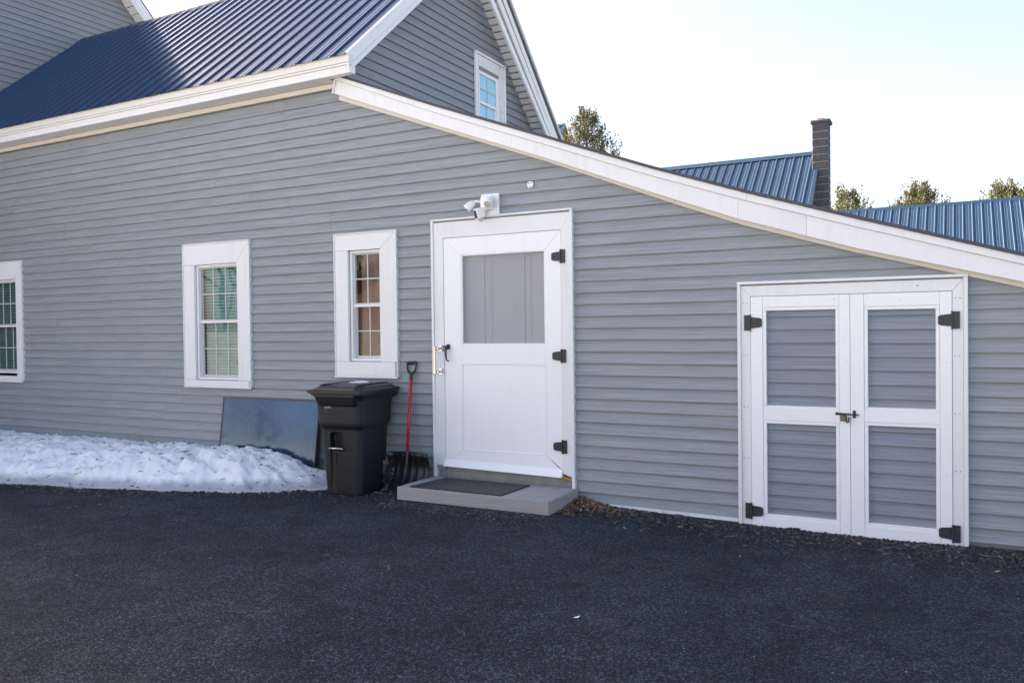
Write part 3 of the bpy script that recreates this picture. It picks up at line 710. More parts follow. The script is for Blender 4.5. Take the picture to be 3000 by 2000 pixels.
# ------------------------------------------------------------------ wing roof
EY, EZ, RY, RZ, BY, BZ = -.265, 4.214, 2.36, 6.525, 4.98, 4.0
wr = empty('wing_roof', (-9, 2.36, 6.5), parent=house)
XL, XR = -13.13, -5.19
U = Vector((0, RY-EY, RZ-EZ)); L1 = U.length; U.normalize(); NN = Vector((0,-U.z,U.y))
w9 = .9144; npan = 9; start = XR-npan*w9
for i in range(npan):
    roof_sheet(wr, (start+i*w9, EY, EZ), (1,0,0), U, NN, w9, 4, M['roof'], cut=lambda s: (-.018, L1-.01))
U2 = Vector((0, RY-BY, RZ-BZ)); L2 = U2.length; U2.normalize(); N2 = Vector((0,-U2.z,U2.y)); N2 = N2 if N2.z > 0 else -N2
for i in range(npan):
    roof_sheet(wr, (start+i*w9, BY, BZ), (1,0,0), U2, N2, w9, 4, M['roof'], cut=lambda s: (-.018, L2-.01))
MB().prism([(RY-.11,RZ-.085),(RY,RZ+.018),(RY+.11,RZ-.085),(RY+.10,RZ-.10),(RY,RZ+.003),(RY-.10,RZ-.10)], 'x', start, XR+.004).build('ridge_cap', M['roof_edge'], wr)
# roof deck to stop light
MB().prism([(EY+.05,EZ+.02),(RY,RZ-.02),(BY-.05,BZ+.02),(BY-.05,BZ-.02),(RY,RZ-.06),(EY+.05,EZ-.02)], 'x', XL, XR-.03).build('roof_deck', M['soffit'], wr)
# eave trim and gutter board
ev = empty('eave', (-9,-.2,4.1), parent=house)
band = [(-.268,EZ-.006),(-.272,EZ-.088),(-.20,EZ-.088),(-.20,EZ-.006)]
for a, b in ((XL,-10.9),(-10.898,-8.02),(-8.018,XR+.010)):
    MB().prism([(-.262,EZ-.006),(-.274,EZ-.086),(-.2,EZ-.086),(-.2,EZ-.006)], 'x', a, b).build('eave_fascia', M['cream'], ev)
    MB().prism([(-.266,EZ-.089),(-.266,EZ-.107),(-.2,EZ-.107),(-.2,EZ-.089)], 'x', a+.4*(a > XL), b+.4*(b < XR)).build('eave_moulding', M['trim'], ev)
    MB().prism([(-.254,EZ-.110),(-.236,EZ-.178),(-.16,EZ-.178),(-.16,EZ-.110)], 'x', a+.25*(a > XL), b+.25*(b < XR)-(.01 if b > XR else 0)).build('eave_board', M['trim'], ev)
for a, b in ((XL,-10.02),(-10.018,-5.53)):
    MB().box(a, b, -.042, .0, 3.985, 4.036, .003).build('frieze', M['cream'], ev)
for i in range(int((XR-XL)/.155)):
    a = XL+i*.155
    if a+.155 > -5.45: break
    MB().prism([(a+.001,4.046),(a+.006,4.040),(a+.148,4.040),(a+.153,4.046)], 'y', -.165, -.001).build('soffit_panel', M['soffit'], ev)
# gable rakes
grk = empty('gable_rake', (-5.2, 2.36, 5.0), parent=house)
def slope_strip(name, p0, p1, lo, hi, x0, x1, mat, par):
    (y0,z0),(y1,z1) = p0, p1
    return MB().prism([(y0,z0+lo),(y1,z1+lo),(y1,z1+hi),(y0,z0+hi)], 'x', x0, x1).build(name, mat, par)
slope_strip('rake_board', (EY,EZ-.01), (RY,RZ-.01), -.115, .0, XR-.020, XR+.003, M['trim'], grk)
slope_strip('rake_board', (EY+.02,EZ+.002), (RY,RZ-.01), -.178, -.118, XR-.022, XR-.005, M['trim'], grk)
slope_strip('rake_board', (RY,RZ-.01), (BY,BZ-.01), -.215, -.092, XR-.020, XR-.004, M['soffit'], grk)
slope_strip('rake_board', (RY,RZ-.10), (BY,BZ-.01), -.345, -.217, XR-.022, XR+.003, M['soffit'], grk)
slope_strip('rake_board', (RY,RZ-.25), (BY,BZ-.01), -.445, -.347, XR-.020, XR+.010, M['trim'], grk)
slope_strip('rake_flashing', (RY,RZ), (BY,BZ), -.098, -.035, XR-.02, XR+.004, M['roof_edge'], grk)
slope_strip('rake_flashing', (RY,RZ+.012), (BY,BZ+.012), -.045, .014, XR-.02, XR+.022, M['sash'], grk)
slope_strip('rake_flashing', (EY,EZ+.008), (RY,RZ+.008), -.016, .010, XR-.03, XR+.010, M['trim'], grk)
slen = math.hypot(BY-RY, BZ-RZ); ns = 36
for i in range(ns):
    f0, f1 = i/ns, (i+.93)/ns
    P = lambda f: (RY+(BY-RY)*f, RZ+(BZ-RZ)*f-.435)
    (ya,za),(yb,zb) = P(f0), P(f1); (yc,zc) = P((i+1)/ns)
    q = MB(); q.add([(-5.43,ya,za),(XR-.02,ya,za),(XR-.02,yb,zb),(-5.43,yb,zb),(XR-.02,yb,zb+.012),(-5.43,yb,zb+.012),(XR-.02,yc,zc+.012),(-5.43,yc,zc+.012)], [(0,1,2,3),(3,2,4,5),(5,4,6,7)])
    q.v = [(a_, b_, c_-(0 if n_ not in (0,1) else .010)) for n_, (a_, b_, c_) in enumerate(q.v)]
    q.build('soffit_panel', M['soffit'], grk)
    f0, f1 = i/ns, (i+.95)/ns
    P = lambda f: (RY+(EY-RY)*f, RZ+(EZ-RZ)*f-.165)
    (ya,za),(yb,zb) = P(f0), P(f1)
    MB().add([(-5.43,ya,za),(XR-.02,ya,za),(XR-.02,yb,zb),(-5.43,yb,zb)], [(0,1,2,3)]).build('soffit_panel', M['soffit'], grk) if i < ns-3 else None

# ------------------------------------------------------------------ taller house on the left
mh = empty('tall_house', (-17, 1, 0)); tag(mh, 'taller grey sided house with steep gable rising behind the blue metal roof', 'house')
AY, AZ, SL = 1.0, 9.63, .985
mw = empty('gable_wall', (-13.13, 1, 5), parent=mh)
gl = lambda s, z, o: (-13.13+o, s, z)
m_lo = lambda z: max(-3.3, AY-(AZ-z)/SL); m_hi = lambda z: min(5.3, AY+(AZ-z)/SL)
for k in range(38, 93, 2):
    z = (k+1)*C
    if m_hi(z)-m_lo(z) > .3: siding_piece(mw, gl, m_lo, m_hi, k, 2, M['siding_shade_side'], lift=.002)
MB().prism([(-3.3,0),(5.3,0),(5.3,5.39),(AY,AZ-.02),(-3.3,5.39)], 'x', -13.25, -13.129).build('wall', M['siding_shade_side'], mh)
MB().prism([(-3.3,0),(5.3,0),(5.3,5.39),(AY,AZ-.02),(-3.3,5.39)], 'x', -21.0, -20.9).build('wall', M['siding_shade_side'], mh)
for y in (-3.3, 5.25): MB().box(-20.9,-13.25,y,y+.05,0,5.4).build('wall', M['siding_shade_side'], mh)
mr = empty('roof', (-17, 1, 9), parent=mh)
for sg in (-1, 1):
    ye, ze = AY+sg*4.7, AZ-4.7*SL
    V2 = Vector((0, AY-ye, AZ+.14-(ze+.14))); Ln = V2.length; V2.normalize(); nn = Vector((0, -V2.z, V2.y)); nn = nn if nn.z > 0 else -nn
    for i in range(9):
        roof_sheet(mr, (-12.88-(i+1)*w9, ye, ze+.20), (1,0,0), V2, nn, w9, 4, M['roof'], cut=lambda s, Ln=Ln: (0, Ln))
    slope_strip('rake_board', (AY,AZ+.19), (ye,ze+.19), -.20, .0, -12.90, -12.878, M['trim'], mr)
    slope_strip('rake_board', (AY,AZ+.19), (ye,ze+.19), -.27, -.203, -12.905, -12.885, M['trim'], mr)
    slope_strip('rake_flashing', (AY,AZ+.21), (ye,ze+.21), -.018, .012, -12.91, -12.870, M['roof_edge'], mr)
    nsf = 46
    for i in range(nsf):
        P = lambda f: (AY+(ye-AY)*f, AZ+(ze-AZ)*f-.06)
        (ya,za),(yb,zb),(yc,zc) = P(i/nsf), P((i+.93)/nsf), P((i+1)/nsf)
        MB().add([(-13.13,ya,za),(-12.9,ya,za),(-12.9,yb,zb),(-13.13,yb,zb),(-12.9,yb,zb+.012),(-13.13,yb,zb+.012),(-12.9,yc,zc+.012),(-13.13,yc,zc+.012)], [(0,1,2,3),(3,2,4,5),(5,4,6,7)]).build('soffit_panel', M['soffit'], mr)

# ------------------------------------------------------------------ trash cart
def plastic(name, col, rough, bm=.25):
    m, nt, b = new_mat(name); v = coords(nt, (1,1,1)); f = noise(nt, v, 7, 6, .65)
    dust = noise(nt, v, 2.2, 4)
    c0 = mix(nt, math_n(nt, 'MULTIPLY', math_n(nt, 'SUBTRACT', f, .45), 1.6, True), col, tuple(c*1.7+.006 for c in col))
    nt.links.new(c0, b.inputs['Base Color']); nt.links.new(math_n(nt, 'ADD', rough-.08, math_n(nt, 'MULTIPLY', dust, .2)), b.inputs['Roughness'])
    bump(nt, b, noise(nt, v, 260, 2), bm, .002); return m
M['cart'] = plastic('black_cart_plastic', (.0065,.0078,.0105), .46)
M['cart_lid'] = plastic('black_lid_plastic', (.0085,.0098,.0125), .40)
M['rubber'] = plastic('black_rubber', (.012,.012,.013), .7)
M['print'] = simple('worn_white_print', (.72,.72,.72), .7, var=.2, nscale=60)
cart = empty('trash_cart', (-5.062, -.395, gz(-5.1,-.40)), math.radians(5)); cart.scale = (1.06,1.06,1.03); tag(cart, 'black wheeled plastic trash cart with closed lid standing beside the shovel', 'trash cart')
def rrect(hx, hy, r, z, yo=0.0, n=5, xo=0.0):
    pts = []
    for (sx, sy, a0) in ((1,1,0),(-1,1,90),(-1,-1,180),(1,-1,270)):
        for i in range(n+1):
            a = math.radians(a0+90*i/n); pts.append((xo+sx*(hx-r)+r*math.cos(a), yo+sy*(hy-r)+r*math.sin(a), z))
    return pts
body = MB(); body.loft([rrect(.182,.195,.05,.0), rrect(.190,.203,.055,.012), rrect(.203,.220,.055,.30), rrect(.214,.236,.055,.585), rrect(.216,.238,.055,.60), rrect(.231,.256,.06,.635), rrect(.234,.260,.06,.66),
                        rrect(.240,.268,.06,.80), rrect(.245,.275,.06,.865), rrect(.264,.300,.06,.903), rrect(.276,.312,.05,.914), rrect(.276,.312,.05,.932)])
bo = body.build('body', M['cart'], cart, local=True)
cut = MB()
cut.loft([rrect(.072,.085,.02,.405,-.240,3,-.035), rrect(.072,.085,.02,.545,-.248,3,-.035), rrect(.058,.085,.02,.575,-.250,3,-.035)])
cut.box(-.113,-.070,-.36,-.205,.03,.41); cut.box(-.050,-.038,-.36,-.215,.03,.385)
for sx in (-1,1):                                             # corner notches below the ledge
    cut.loft([rrect(.075,.06,.05,.585,-.285,3,sx*.235), rrect(.055,.045,.04,.622,-.285,3,sx*.245)])
# hollow sides behind the corner posts
for sx in (-1,1): cut.box(sx*.196,sx*.30,-.10,.16,.02,.57); cut.box(sx*.150,sx*.30,.12,.42,-.02,.27)
co = add_mesh('cutter', cut.v, cut.f, M['cart']); co.parent = cart; co.location = Vector(((np.array(cut.v).min(0)+np.array(cut.v).max(0))/2).tolist())
bpy.context.view_layer.update()
md = bo.modifiers.new('cut', 'BOOLEAN'); md.object = co; md.operation = 'DIFFERENCE'; md.solver = 'EXACT'; md.use_self = True
dg = bpy.context.evaluated_depsgraph_get(); me2 = bpy.data.meshes.new_from_object(bo.evaluated_get(dg))
bo.modifiers.clear(); 
if len(me2.polygons) > 60: bo.data = me2
bpy.data.objects.remove(co)
bv = bo.modifiers.new('bevel', 'BEVEL'); bv.width = .006; bv.segments = 2; bv.limit_method = 'ANGLE'; bv.angle_limit = math.radians(35)
ch = MB(); ch.loft([rrect(.190,.030,.025,.812,-.250), rrect(.200,.040,.03,.828,-.258), rrect(.220,.055,.03,.90,-.266), rrect(.235,.055,.03,.914,-.266)]); ch.build('grip_lip', M['cart'], cart, local=True)
MB().tube((-.108,-.250,.428),(.038,-.250,.428),.0095,n=10).build('lift_bar', M['zinc'], cart, smooth=True, local=True)
lid = MB(); lid.loft([rrect(.286,.325,.05,.926,-.004), rrect(.293,.333,.05,.930,-.004), rrect(.293,.333,.05,.950,-.004), rrect(.286,.325,.05,.957,-.004), rrect(.262,.300,.05,.958,.0), rrect(.236,.262,.06,.984,.02), rrect(.215,.236,.06,.992,.02), rrect(.12,.14,.06,1.004,.03), rrect(.03,.04,.02,1.006,.03)])
ld = lid.build('lid', M['cart_lid'], cart, local=True)
for (a,b,c,d_) in ((-.205,-.165,-.26,.25),(.165,.205,-.26,.25)):
    q = MB(); q.loft([rrect((b-a)/2,(d_-c)/2,.012,.975,(c+d_)/2,3,(a+b)/2), rrect((b-a)/2-.006,(d_-c)/2-.01,.01,1.006,(c+d_)/2,3,(a+b)/2)]); q.build('lid_ridge', M['cart_lid'], ld, local=True)
q = MB(); q.loft([rrect(.20,.02,.015,.968,-.262,3), rrect(.19,.014,.012,.990,-.256,3)]); q.build('lid_ridge', M['cart_lid'], ld, local=True)
MB().box(-.21,.19,-.296,-.278,.9585,.9665,.003).build('lid_reflection_strip', simple('painted_tan_reflection', (.23,.18,.11), .6), ld, local=True)  # tan reflection along the lid front, painted as a strip
for sx in (-.19,.19): MB().box(sx-.02,sx+.02,.28,.375,.885,.925,.01).build('handle_arm', M['cart'], cart, local=True)
MB().tube((-.24,.362,.915),(.24,.362,.915),.018,n=12).build('handle', M['cart'], cart, smooth=True, local=True)
q = MB(); q.prism([(.255,.86),(.255,.925),(.345,.945),(.385,.925),(.382,.90)], 'x', -.235, .245); q.build('handle_housing', M['cart'], cart, local=True)
for sx in (-1,1):
    w = empty('wheel', (0,0,0)); w.parent = cart; w.location = (sx*.238,.262,.123); LOCALP[w] = Vector((sx*.238,.262,.123)); WORLD[w] = Vector((0,0,0))
    tr = MB(); tr.lathe([(.100,-.026),(.118,-.026),(.125,-.018),(.125,.018),(.118,.026),(.100,.026),(.098,.0),(.100,-.026)], (sx*.238,.262,.123), (1,0,0), 28, closed=False)
    for i in range(28):
        a = 2*math.pi*i/28; tr.box(sx*.238-.024, sx*.238+.024, .262+.124*math.cos(a)-.006, .262+.124*math.cos(a)+.006, .123+.124*math.sin(a)-.004, .123+.124*math.sin(a)+.004)
    tr.build('tyre', M['rubber'], w, local=True)
    hb = MB(); hb.tube((sx*.238-.02,.262,.123),(sx*.238+.026,.262,.123),.026,n=14)
    for i in range(10):
        a = 2*math.pi*i/10; hb.tube((sx*.238+sx*.012,.262,.123),(sx*.238+sx*.012,.262+.101*math.cos(a),.123+.101*math.sin(a)),.011,.008,n=6)
    hb.tube((sx*.238-.006,.262,.123),(sx*.238+.006,.262,.123),.099,n=24)
    hb.build('rim', M['rubber'], w, local=True)
    MB().lathe([(.012,0),(.011,.008),(.005,.012)], (sx*(.238+.026),.262,.123), (sx,0,0), 12).build('axle_cap', M['zinc'], w, smooth=True, local=True)
MB().tube((-.23,.262,.123),(.23,.262,.123),.010,n=8).build('axle', M['zinc'], cart, local=True)
# worn stamped print on the front
pr = MB(); y_ = lambda z: -(.260+(z-.66)/.2*.0122)-.0025
def stroke(x, z, dx, dz, w=.004):
    a = Vector((dx,0,dz)).normalized(); nrm = Vector((-a.z,0,a.x))*w*.5
    p = [(x,z),(x+dx,z+dz)]; vv_ = []
    for (px_,pz_) in p:
        for s_ in (-1,1): vv_.append((px_+s_*nrm.x, y_(pz_+s_*nrm.z), pz_+s_*nrm.z))
    pr.add(vv_, [(0,1,3,2)])
for args in ((-.128,.795,0,.024),(-.128,.819,.012,-.004),(-.118,.815,-.004,-.010),(-.126,.806,.012,-.003),(-.116,.803,.0,-.008),(-.117,.796,-.010,-.002),(-.104,.800,.010,.008),(-.096,.808,-.002,-.012),(-.106,.797,.010,-.003),(-.090,.796,.006,.016),(-.082,.813,.006,-.006),(-.083,.796,.009,.002,.006),(-.070,.811,.005,0,.006),(-.069,.798,.006,0,.007),
             (-.02,.815,.010,.002,.002),(-.006,.813,.006,.006,.002),(.006,.812,.006,-.004,.002),(.016,.812,.004,.004,.002),(.03,.800,.012,-.010,.0015),(-.122,.785,-.003,-.03,.0015)): stroke(*args)
pr.build('worn_print', M['print'], bo, local=True)

# ------------------------------------------------------------------ snow shovel
sv = empty('snow_shovel', (-4.61,-.25,gz(-4.6,-.3))); tag(sv, 'snow shovel with red shaft and black scoop leaning on the siding', 'shovel')
M['red'] = plastic('red_shaft', (.42,.022,.020), .35, .05); M['scoop'] = plastic('black_scoop_plastic', (.014,.014,.015), .30, .1)
tp, bt = Vector((-4.652,-.048,1.075)), Vector((-4.617,-.178,.335))
MB().tube(tp, bt, .0150, n=14).build('shaft', M['red'], sv, smooth=True)
ax = (tp-bt).normalized(); wd = Vector((1,.0,0)); wd = (wd-ax*wd.dot(ax)).normalized()
g_ = MB(); g_.tube(tp-ax*.03, tp+ax*.03, .019, .016, n=12)
P_ = lambda a, h: tp+wd*a+ax*h
g_.path([P_(0,.02),P_(-.022,.035),P_(-.043,.06),P_(-.050,.095),P_(-.049,.128)], [.015,.012,.010,.010,.011], 8); g_.path([P_(0,.02),P_(.022,.035),P_(.043,.06),P_(.050,.095),P_(.049,.128)], [.015,.012,.010,.010,.011], 8)
g_.tube(P_(-.056,.132), P_(.056,.132), .014, n=12)
for i in range(8): g_.tube(P_(-.040+i*.0114,.132), P_(-.0355+i*.0114,.132), .0165, n=12)
g_.build('grip', M['scoop'], sv)
BX = -4.605; HW = .235
prof = [(-.165,.352),(-.140,.30),(-.126,.24),(-.128,.18),(-.145,.12),(-.180,.06),(-.225,.018),(-.262,-.006)]
nu = 28; V = []
for i in range(nu+1):
    u = -1+2*i/nu; rib = .010*max(0, math.cos(u*math.pi*5.5))**3 if abs(u) < .95 else 0
    edge = .05*max(0, (abs(u)-.86)/.14)**1.5
    for j, (y, z) in enumerate(prof):
        zt_ = .012*(1-abs(u))*(1 if j == 0 else 0)
        V.append((BX+u*HW, y-edge-rib*(0 if j in (0,7) else 1), z+zt_))
npf = len(prof); Fc = [(i*npf+j, (i+1)*npf+j, (i+1)*npf+j+1, i*npf+j+1) for i in range(nu) for j in range(npf-1)]
bl = add_mesh('blade', V, Fc, M['scoop'], sv, smooth=True)
md = bl.modifiers.new('thickness', 'SOLIDIFY'); md.thickness = .004; md.offset = 1
sk = MB(); sk.tube(bt+ax*.03, bt-ax*.10, .020, .013, n=12); sk.build('socket', M['scoop'], bl)

# ------------------------------------------------------------------ television leaning on the wall
tv = empty('flat_screen_television', (-6.5,-.12,.0)); tag(tv, 'large black flat screen television leaning against the siding behind the snow', 'television')
X0, X1 = -7.195, -5.800; bY, bZ, tY, tZ = -.165, .005, -.055, .800
upv = Vector((0, tY-bY, tZ-bZ)); HT = upv.length; upv.normalize(); nv = Vector((0,-upv.z,upv.y))
def tvbox(name, u0, u1, v0, v1, w0, w1, mat, par=tv):
    V = []
    for u in (u0,u1):
        for v in (v0,v1):
            for w in (w0,w1): V.append(Vector((u,bY,bZ))+upv*v+nv*w)
    return add_mesh(name, V, [(0,1,3,2),(4,6,7,5),(0,4,5,1),(2,3,7,6),(0,2,6,4),(1,5,7,3)], mat, par)
def tv_screen():
    m, nt, b = new_mat('smeared_tv_screen'); v = coords(nt, (1,1,1), rand=False)
    sw = noise(nt, v, 2.2, 6, .62, 3.5)
    b.inputs['Base Color'].default_value = (.012,.014,.018,1)
    nt.links.new(ramp(nt, sw, [(.35,(.06,.06,.06)),(.5,(.10,.10,.10)),(.56,(.16,.16,.16)),(.62,(.09,.09,.09))]), b.inputs['Roughness'])
    nt.links.new(mix(nt, math_n(nt, 'MULTIPLY', math_n(nt, 'SUBTRACT', sw, .5), 2.5, True), (.010,.012,.016), (.060,.062,.066)), b.inputs['Base Color'])
    b.inputs['IOR'].default_value = 2.0; b.inputs['Specular Tint'].default_value = (.24,.46,1.0,1)
    bump(nt, b, noise(nt, v, 3.0, 3, .5, 2.0), .012, .02); return m
tvbox('screen', X0+.012, X1-.012, .012, HT-.014, -.002, .0, tv_screen())
M['tv'] = simple('black_bezel', (.018,.020,.024), .35, var=.2)
tvbox('bezel', X0, X1, HT-.014, HT, -.010, .004, M['tv']); tvbox('bezel', X0, X1, .0, .012, -.010, .004, M['tv'])
tvbox('bezel', X0, X0+.012, .0121, HT-.0141, -.010, .004, M['tv']); tvbox('bezel', X1-.012, X1, .0121, HT-.0141, -.010, .004, M['tv'])
tvbox('housing', X0+.004, X1-.004, .004, HT-.004, -.034, -.011, M['tv'])
tvbox('lower_housing', X0+.12, X1-.12, .04, .36, -.06, -.0345, M['tv'])

# ------------------------------------------------------------------ doorstep and mat
def grain_mat(name, col, sc):
    m, nt, b = new_mat(name); v = coords(nt, sc)
    wv = node(nt, 'ShaderNodeTexWave', Scale=1.0, Distortion=9.0, Detail=3.0); wv.inputs['Detail Scale'].default_value = .9; wv.bands_direction = 'Z' if sc[2] > 5 else 'X'; nt.links.new(v, wv.inputs['Vector'])
    f = noise(nt, v, 3, 5)
    c0 = ramp(nt, f, [(.3,tuple(c*.86 for c in col)),(.7,tuple(c*1.1 for c in col))])
    nt.links.new(mix(nt, math_n(nt, 'MULTIPLY', wv.outputs['Fac'], .28), c0, tuple(c*.62 for c in col)), b.inputs['Base Color'])
    b.inputs['Roughness'].default_value = .72; bump(nt, b, wv.outputs['Fac'], .35, .004); return m
M['comp_f'] = grain_mat('composite_board_front', (.36,.345,.34), (1.2,1.2,30)); M['comp_t'] = grain_mat('composite_board_top', (.34,.335,.345), (22,1.0,1))
st = empty('doorstep', (-3.66,-.33,-.02)); tag(st, 'low grey composite doorstep box in front of the white door', 'step')
sx0,sx1,sy0,sy1,sT,sB = -4.405,-2.905,-.635,-.030,.126,.012
MB().box(sx0,sx1,sy0,sy0+.022,sB,sT,.003).build('front_board', M['comp_f'], st)
MB().box(sx0,sx0+.022,sy0+.0225,sy1,sB+.004,sT-.001,.003).build('side_board', M['comp_f'], st); MB().box(sx1-.022,sx1,sy0+.0225,sy1,sB-.012,sT-.001,.003).build('side_board', M['comp_f'], st)
nb = 10; bwid = (sx1-sx0-.044)/nb
for i in range(nb): MB().box(sx0+.022+i*bwid+.0015, sx0+.022+(i+1)*bwid-.0015, sy0+.0228, sy1, sT-.024, sT-.0005-random.uniform(0,.0015), .002).build('deck_board', M['comp_t'], st)
def mat_mat():
    m, nt, b = new_mat('moulded_rubber_mat'); g = node(nt, 'ShaderNodeNewGeometry')
    vo = node(nt, 'ShaderNodeTexVoronoi', Scale=15.0, _feature='DISTANCE_TO_EDGE'); nt.links.new(g.outputs['Position'], vo.inputs['Vector'])
    e = math_n(nt, 'MULTIPLY', vo.outputs['Distance'], 9.0, True)
    nt.links.new(ramp(nt, e, [(0,(.010,.010,.011)),(.35,(.030,.031,.034)),(1,(.038,.039,.042))]), b.inputs['Base Color']); b.inputs['Roughness'].default_value = .62
    f = math_n(nt, 'ADD', e, math_n(nt, 'MULTIPLY', noise(nt, g.outputs['Position'], 180, 2), .25)); bump(nt, b, f, .9, .006); return m
dm = MB(); c_ = [(-4.288,-.600),(-3.361,-.607),(-3.340,-.112),(-4.235,-.110)]
dm.prism(c_, 'z', sT+.0002, sT+.010); mo = dm.build('doormat', mat_mat()); tag(mo, 'black moulded rubber doormat lying on the grey doorstep', 'doormat')

# ------------------------------------------------------------------ floodlight camera and round cover
M['wp'] = simple('white_plastic', (.82,.82,.81), .35, var=.04); M['wp_warm'] = simple('lamp_lens', (.62,.60,.55), .3, var=.05)
fl = empty('floodlight_camera', (-3.755,-.02,2.65)); tag(fl, 'white twin floodlight with camera mounted on siding above the door', 'floodlight')
MB().box(-3.848,-3.662,-.042,-.010,2.542,2.757,.005).build('mounting_plate', M['wp'], fl)
for (a,b,c,d_) in ((-3.825,-3.685,2.733,2.740),(-3.825,-3.685,2.562,2.569),(-3.692,-3.685,2.5695,2.7325)): MB().box(a,b,-.046,-.0425,c,d_,.001).build('plate_rim', M['wp'], fl)
hub = MB(); hub.loft([[(p[0]-3.775,-.036,p[1]+2.672) for p in rrect(.062,.066,.02,0)], [(p[0]-3.775,-.075,p[1]+2.672) for p in rrect(.060,.064,.025,0)], [(p[0]-3.775,-.090,p[1]+2.672) for p in rrect(.045,.05,.025,0)]]); hub.build('housing', M['wp'], fl, smooth=False)
def head(c0, d, name):
    h = MB(); h.lathe([(.010,-.050),(.022,-.045),(.032,-.025),(.036,-.008),(.0355,-.004),(.038,.0),(.041,.045),(.040,.047),(.036,.044)], c0, d, 22, closed=False); o = h.build(name, M['wp'], fl, smooth=True)
    k = MB(); k.lathe([(.0365,.041),(.024,.037),(.012,.040),(.001,.041)], c0, d, 22, closed=False); k.build('lens', M['wp_warm'], o, smooth=True); return o
head((-3.932,-.095,2.655), (-.60,-.25,-.55), 'lamp_head')
head((-3.708,-.125,2.668), (.05,-.62,-.58), 'lamp_head')
MB().path([(-3.815,-.07,2.675),(-3.86,-.078,2.692),(-3.885,-.085,2.690),(-3.905,-.09,2.672)], [.011,.010,.012,.012], 10).build('arm', M['wp'], fl, smooth=True)
MB().path([(-3.755,-.07,2.69),(-3.735,-.085,2.70),(-3.718,-.105,2.692)], [.012,.012,.012], 10).build('arm', M['wp'], fl, smooth=True)
MB().path([(-3.78,-.06,2.64),(-3.785,-.09,2.615),(-3.80,-.105,2.60)], [.024,.022,.02], 12).build('arm', M['wp'], fl, smooth=True)
cm = MB(); fc = Vector((-.52,-.80,-.28)).normalized(); rt_ = Vector((0,0,1)).cross(fc).normalized(); up_ = fc.cross(rt_)
cc = Vector((-3.822,-.125,2.572)); 
def ring(hx, hy, r, d): return [tuple(cc+rt_*p[0]+up_*p[1]+fc*d) for p in rrect(hx,hy,r,0)]
cm.loft([ring(.020,.030,.012,-.055), ring(.034,.048,.018,-.035), ring(.036,.052,.018,.03), ring(.032,.048,.015,.036)]); co_ = cm.build('camera_body', M['wp'], fl)
cf = MB(); cf.loft([ring(.024,.036,.006,.0362), ring(.024,.036,.006,.038)]); cf.build('camera_window', simple('black_glass', (.012,.012,.016), .1, var=.1), co_)
MB().lathe([(.030,0),(.028,-.012),(.018,-.020),(.004,-.023)], cc-up_*.052-fc*.005, up_, 16).build('motion_sensor', M['wp_warm'], fl, smooth=True)
rc = empty('round_cover', (-3.346,-.012,2.803)); tag(rc, 'small round white cover plate with three holes high on the siding', 'cover plate')
MB().lathe([(.031,.0),(.031,.006),(.028,.009),(.001,.0095)], (-3.346,-.020,2.803), (0,-1,0), 22).build('disc', M['wp'], rc)
hl = MB()
for a in (60,140,270): hl.tube((-3.346+.017*math.cos(math.radians(a)),-.0285,2.803+.017*math.sin(math.radians(a))),(-3.346+.017*math.cos(math.radians(a)),-.0305,2.803+.017*math.sin(math.radians(a))),.0055,n=8)
hl.build('holes', M['black_metal'], rc)

# ------------------------------------------------------------------ snow bank
def fbm(x, y, o=5, s=1.0, seed=0.0):
    return mnoise.fractal(Vector((x*s+seed, y*s-seed, seed*1.7)), .55, 2.1, o)
XE = [-13.2,-11,-8.66,-7.4,-6.6,-6.15,-5.75,-5.45,-5.28]; YE = [-2.0,-1.95,-1.70,-1.40,-1.16,-.96,-.72,-.50,-.30]; HE = [.28,.275,.275,.295,.325,.275,.115,.035,.0]
def snow_h(x, y):
    yf = np.interp(x, XE, YE)+.10*fbm(x*.8,y*.5,3,1.6,3.0)+.05*fbm(x,y,4,6.0,1.0); H = np.interp(x, XE, HE)
    t = (y-yf)/max(.05,-yf)                                    # 0 at the front edge, 1 at the wall
    if t <= 0: return -.03
    d_ = y-yf
    low = .016*min(1.0, d_/.05)                                 # thin icy rim
    t2 = (d_-.15-.10*fbm(x,y,4,3.0,6.0))/max(.05,-yf)
    if t2 <= 0: return low
    s_ = min(1.0, t2/.46); prof = (1-(1-s_)**2.2)*.86+.14*min(1,t2)
    tail = 1-.25*max(0,(t-.66)/.34)**1.6
    bil = abs(fbm(x,y,5,2.4,9.0)); lumps = .070*(.36-bil)+.030*fbm(x,y,5,4.5,4.0)+.018*(.3-abs(fbm(x,y,4,9.0,2.0)))+.004*fbm(x,y,3,26,5.0)
    h = H*prof*tail+lumps*min(1,t2*5)*min(1,H/.2)
    return max(h, low)
sxs = np.arange(-13.1,-5.24,.026); sys_ = np.arange(-2.2,.021,.026)
Vs = []; 
for y in sys_:
    for x in sxs: Vs.append((x, min(y,-.016) if y > -.016 else y, gz(x,y)+snow_h(x, y)))
nx = len(sxs); Fs = [(j*nx+i, j*nx+i+1, (j+1)*nx+i+1, (j+1)*nx+i) for j in range(len(sys_)-1) for i in range(nx-1)]
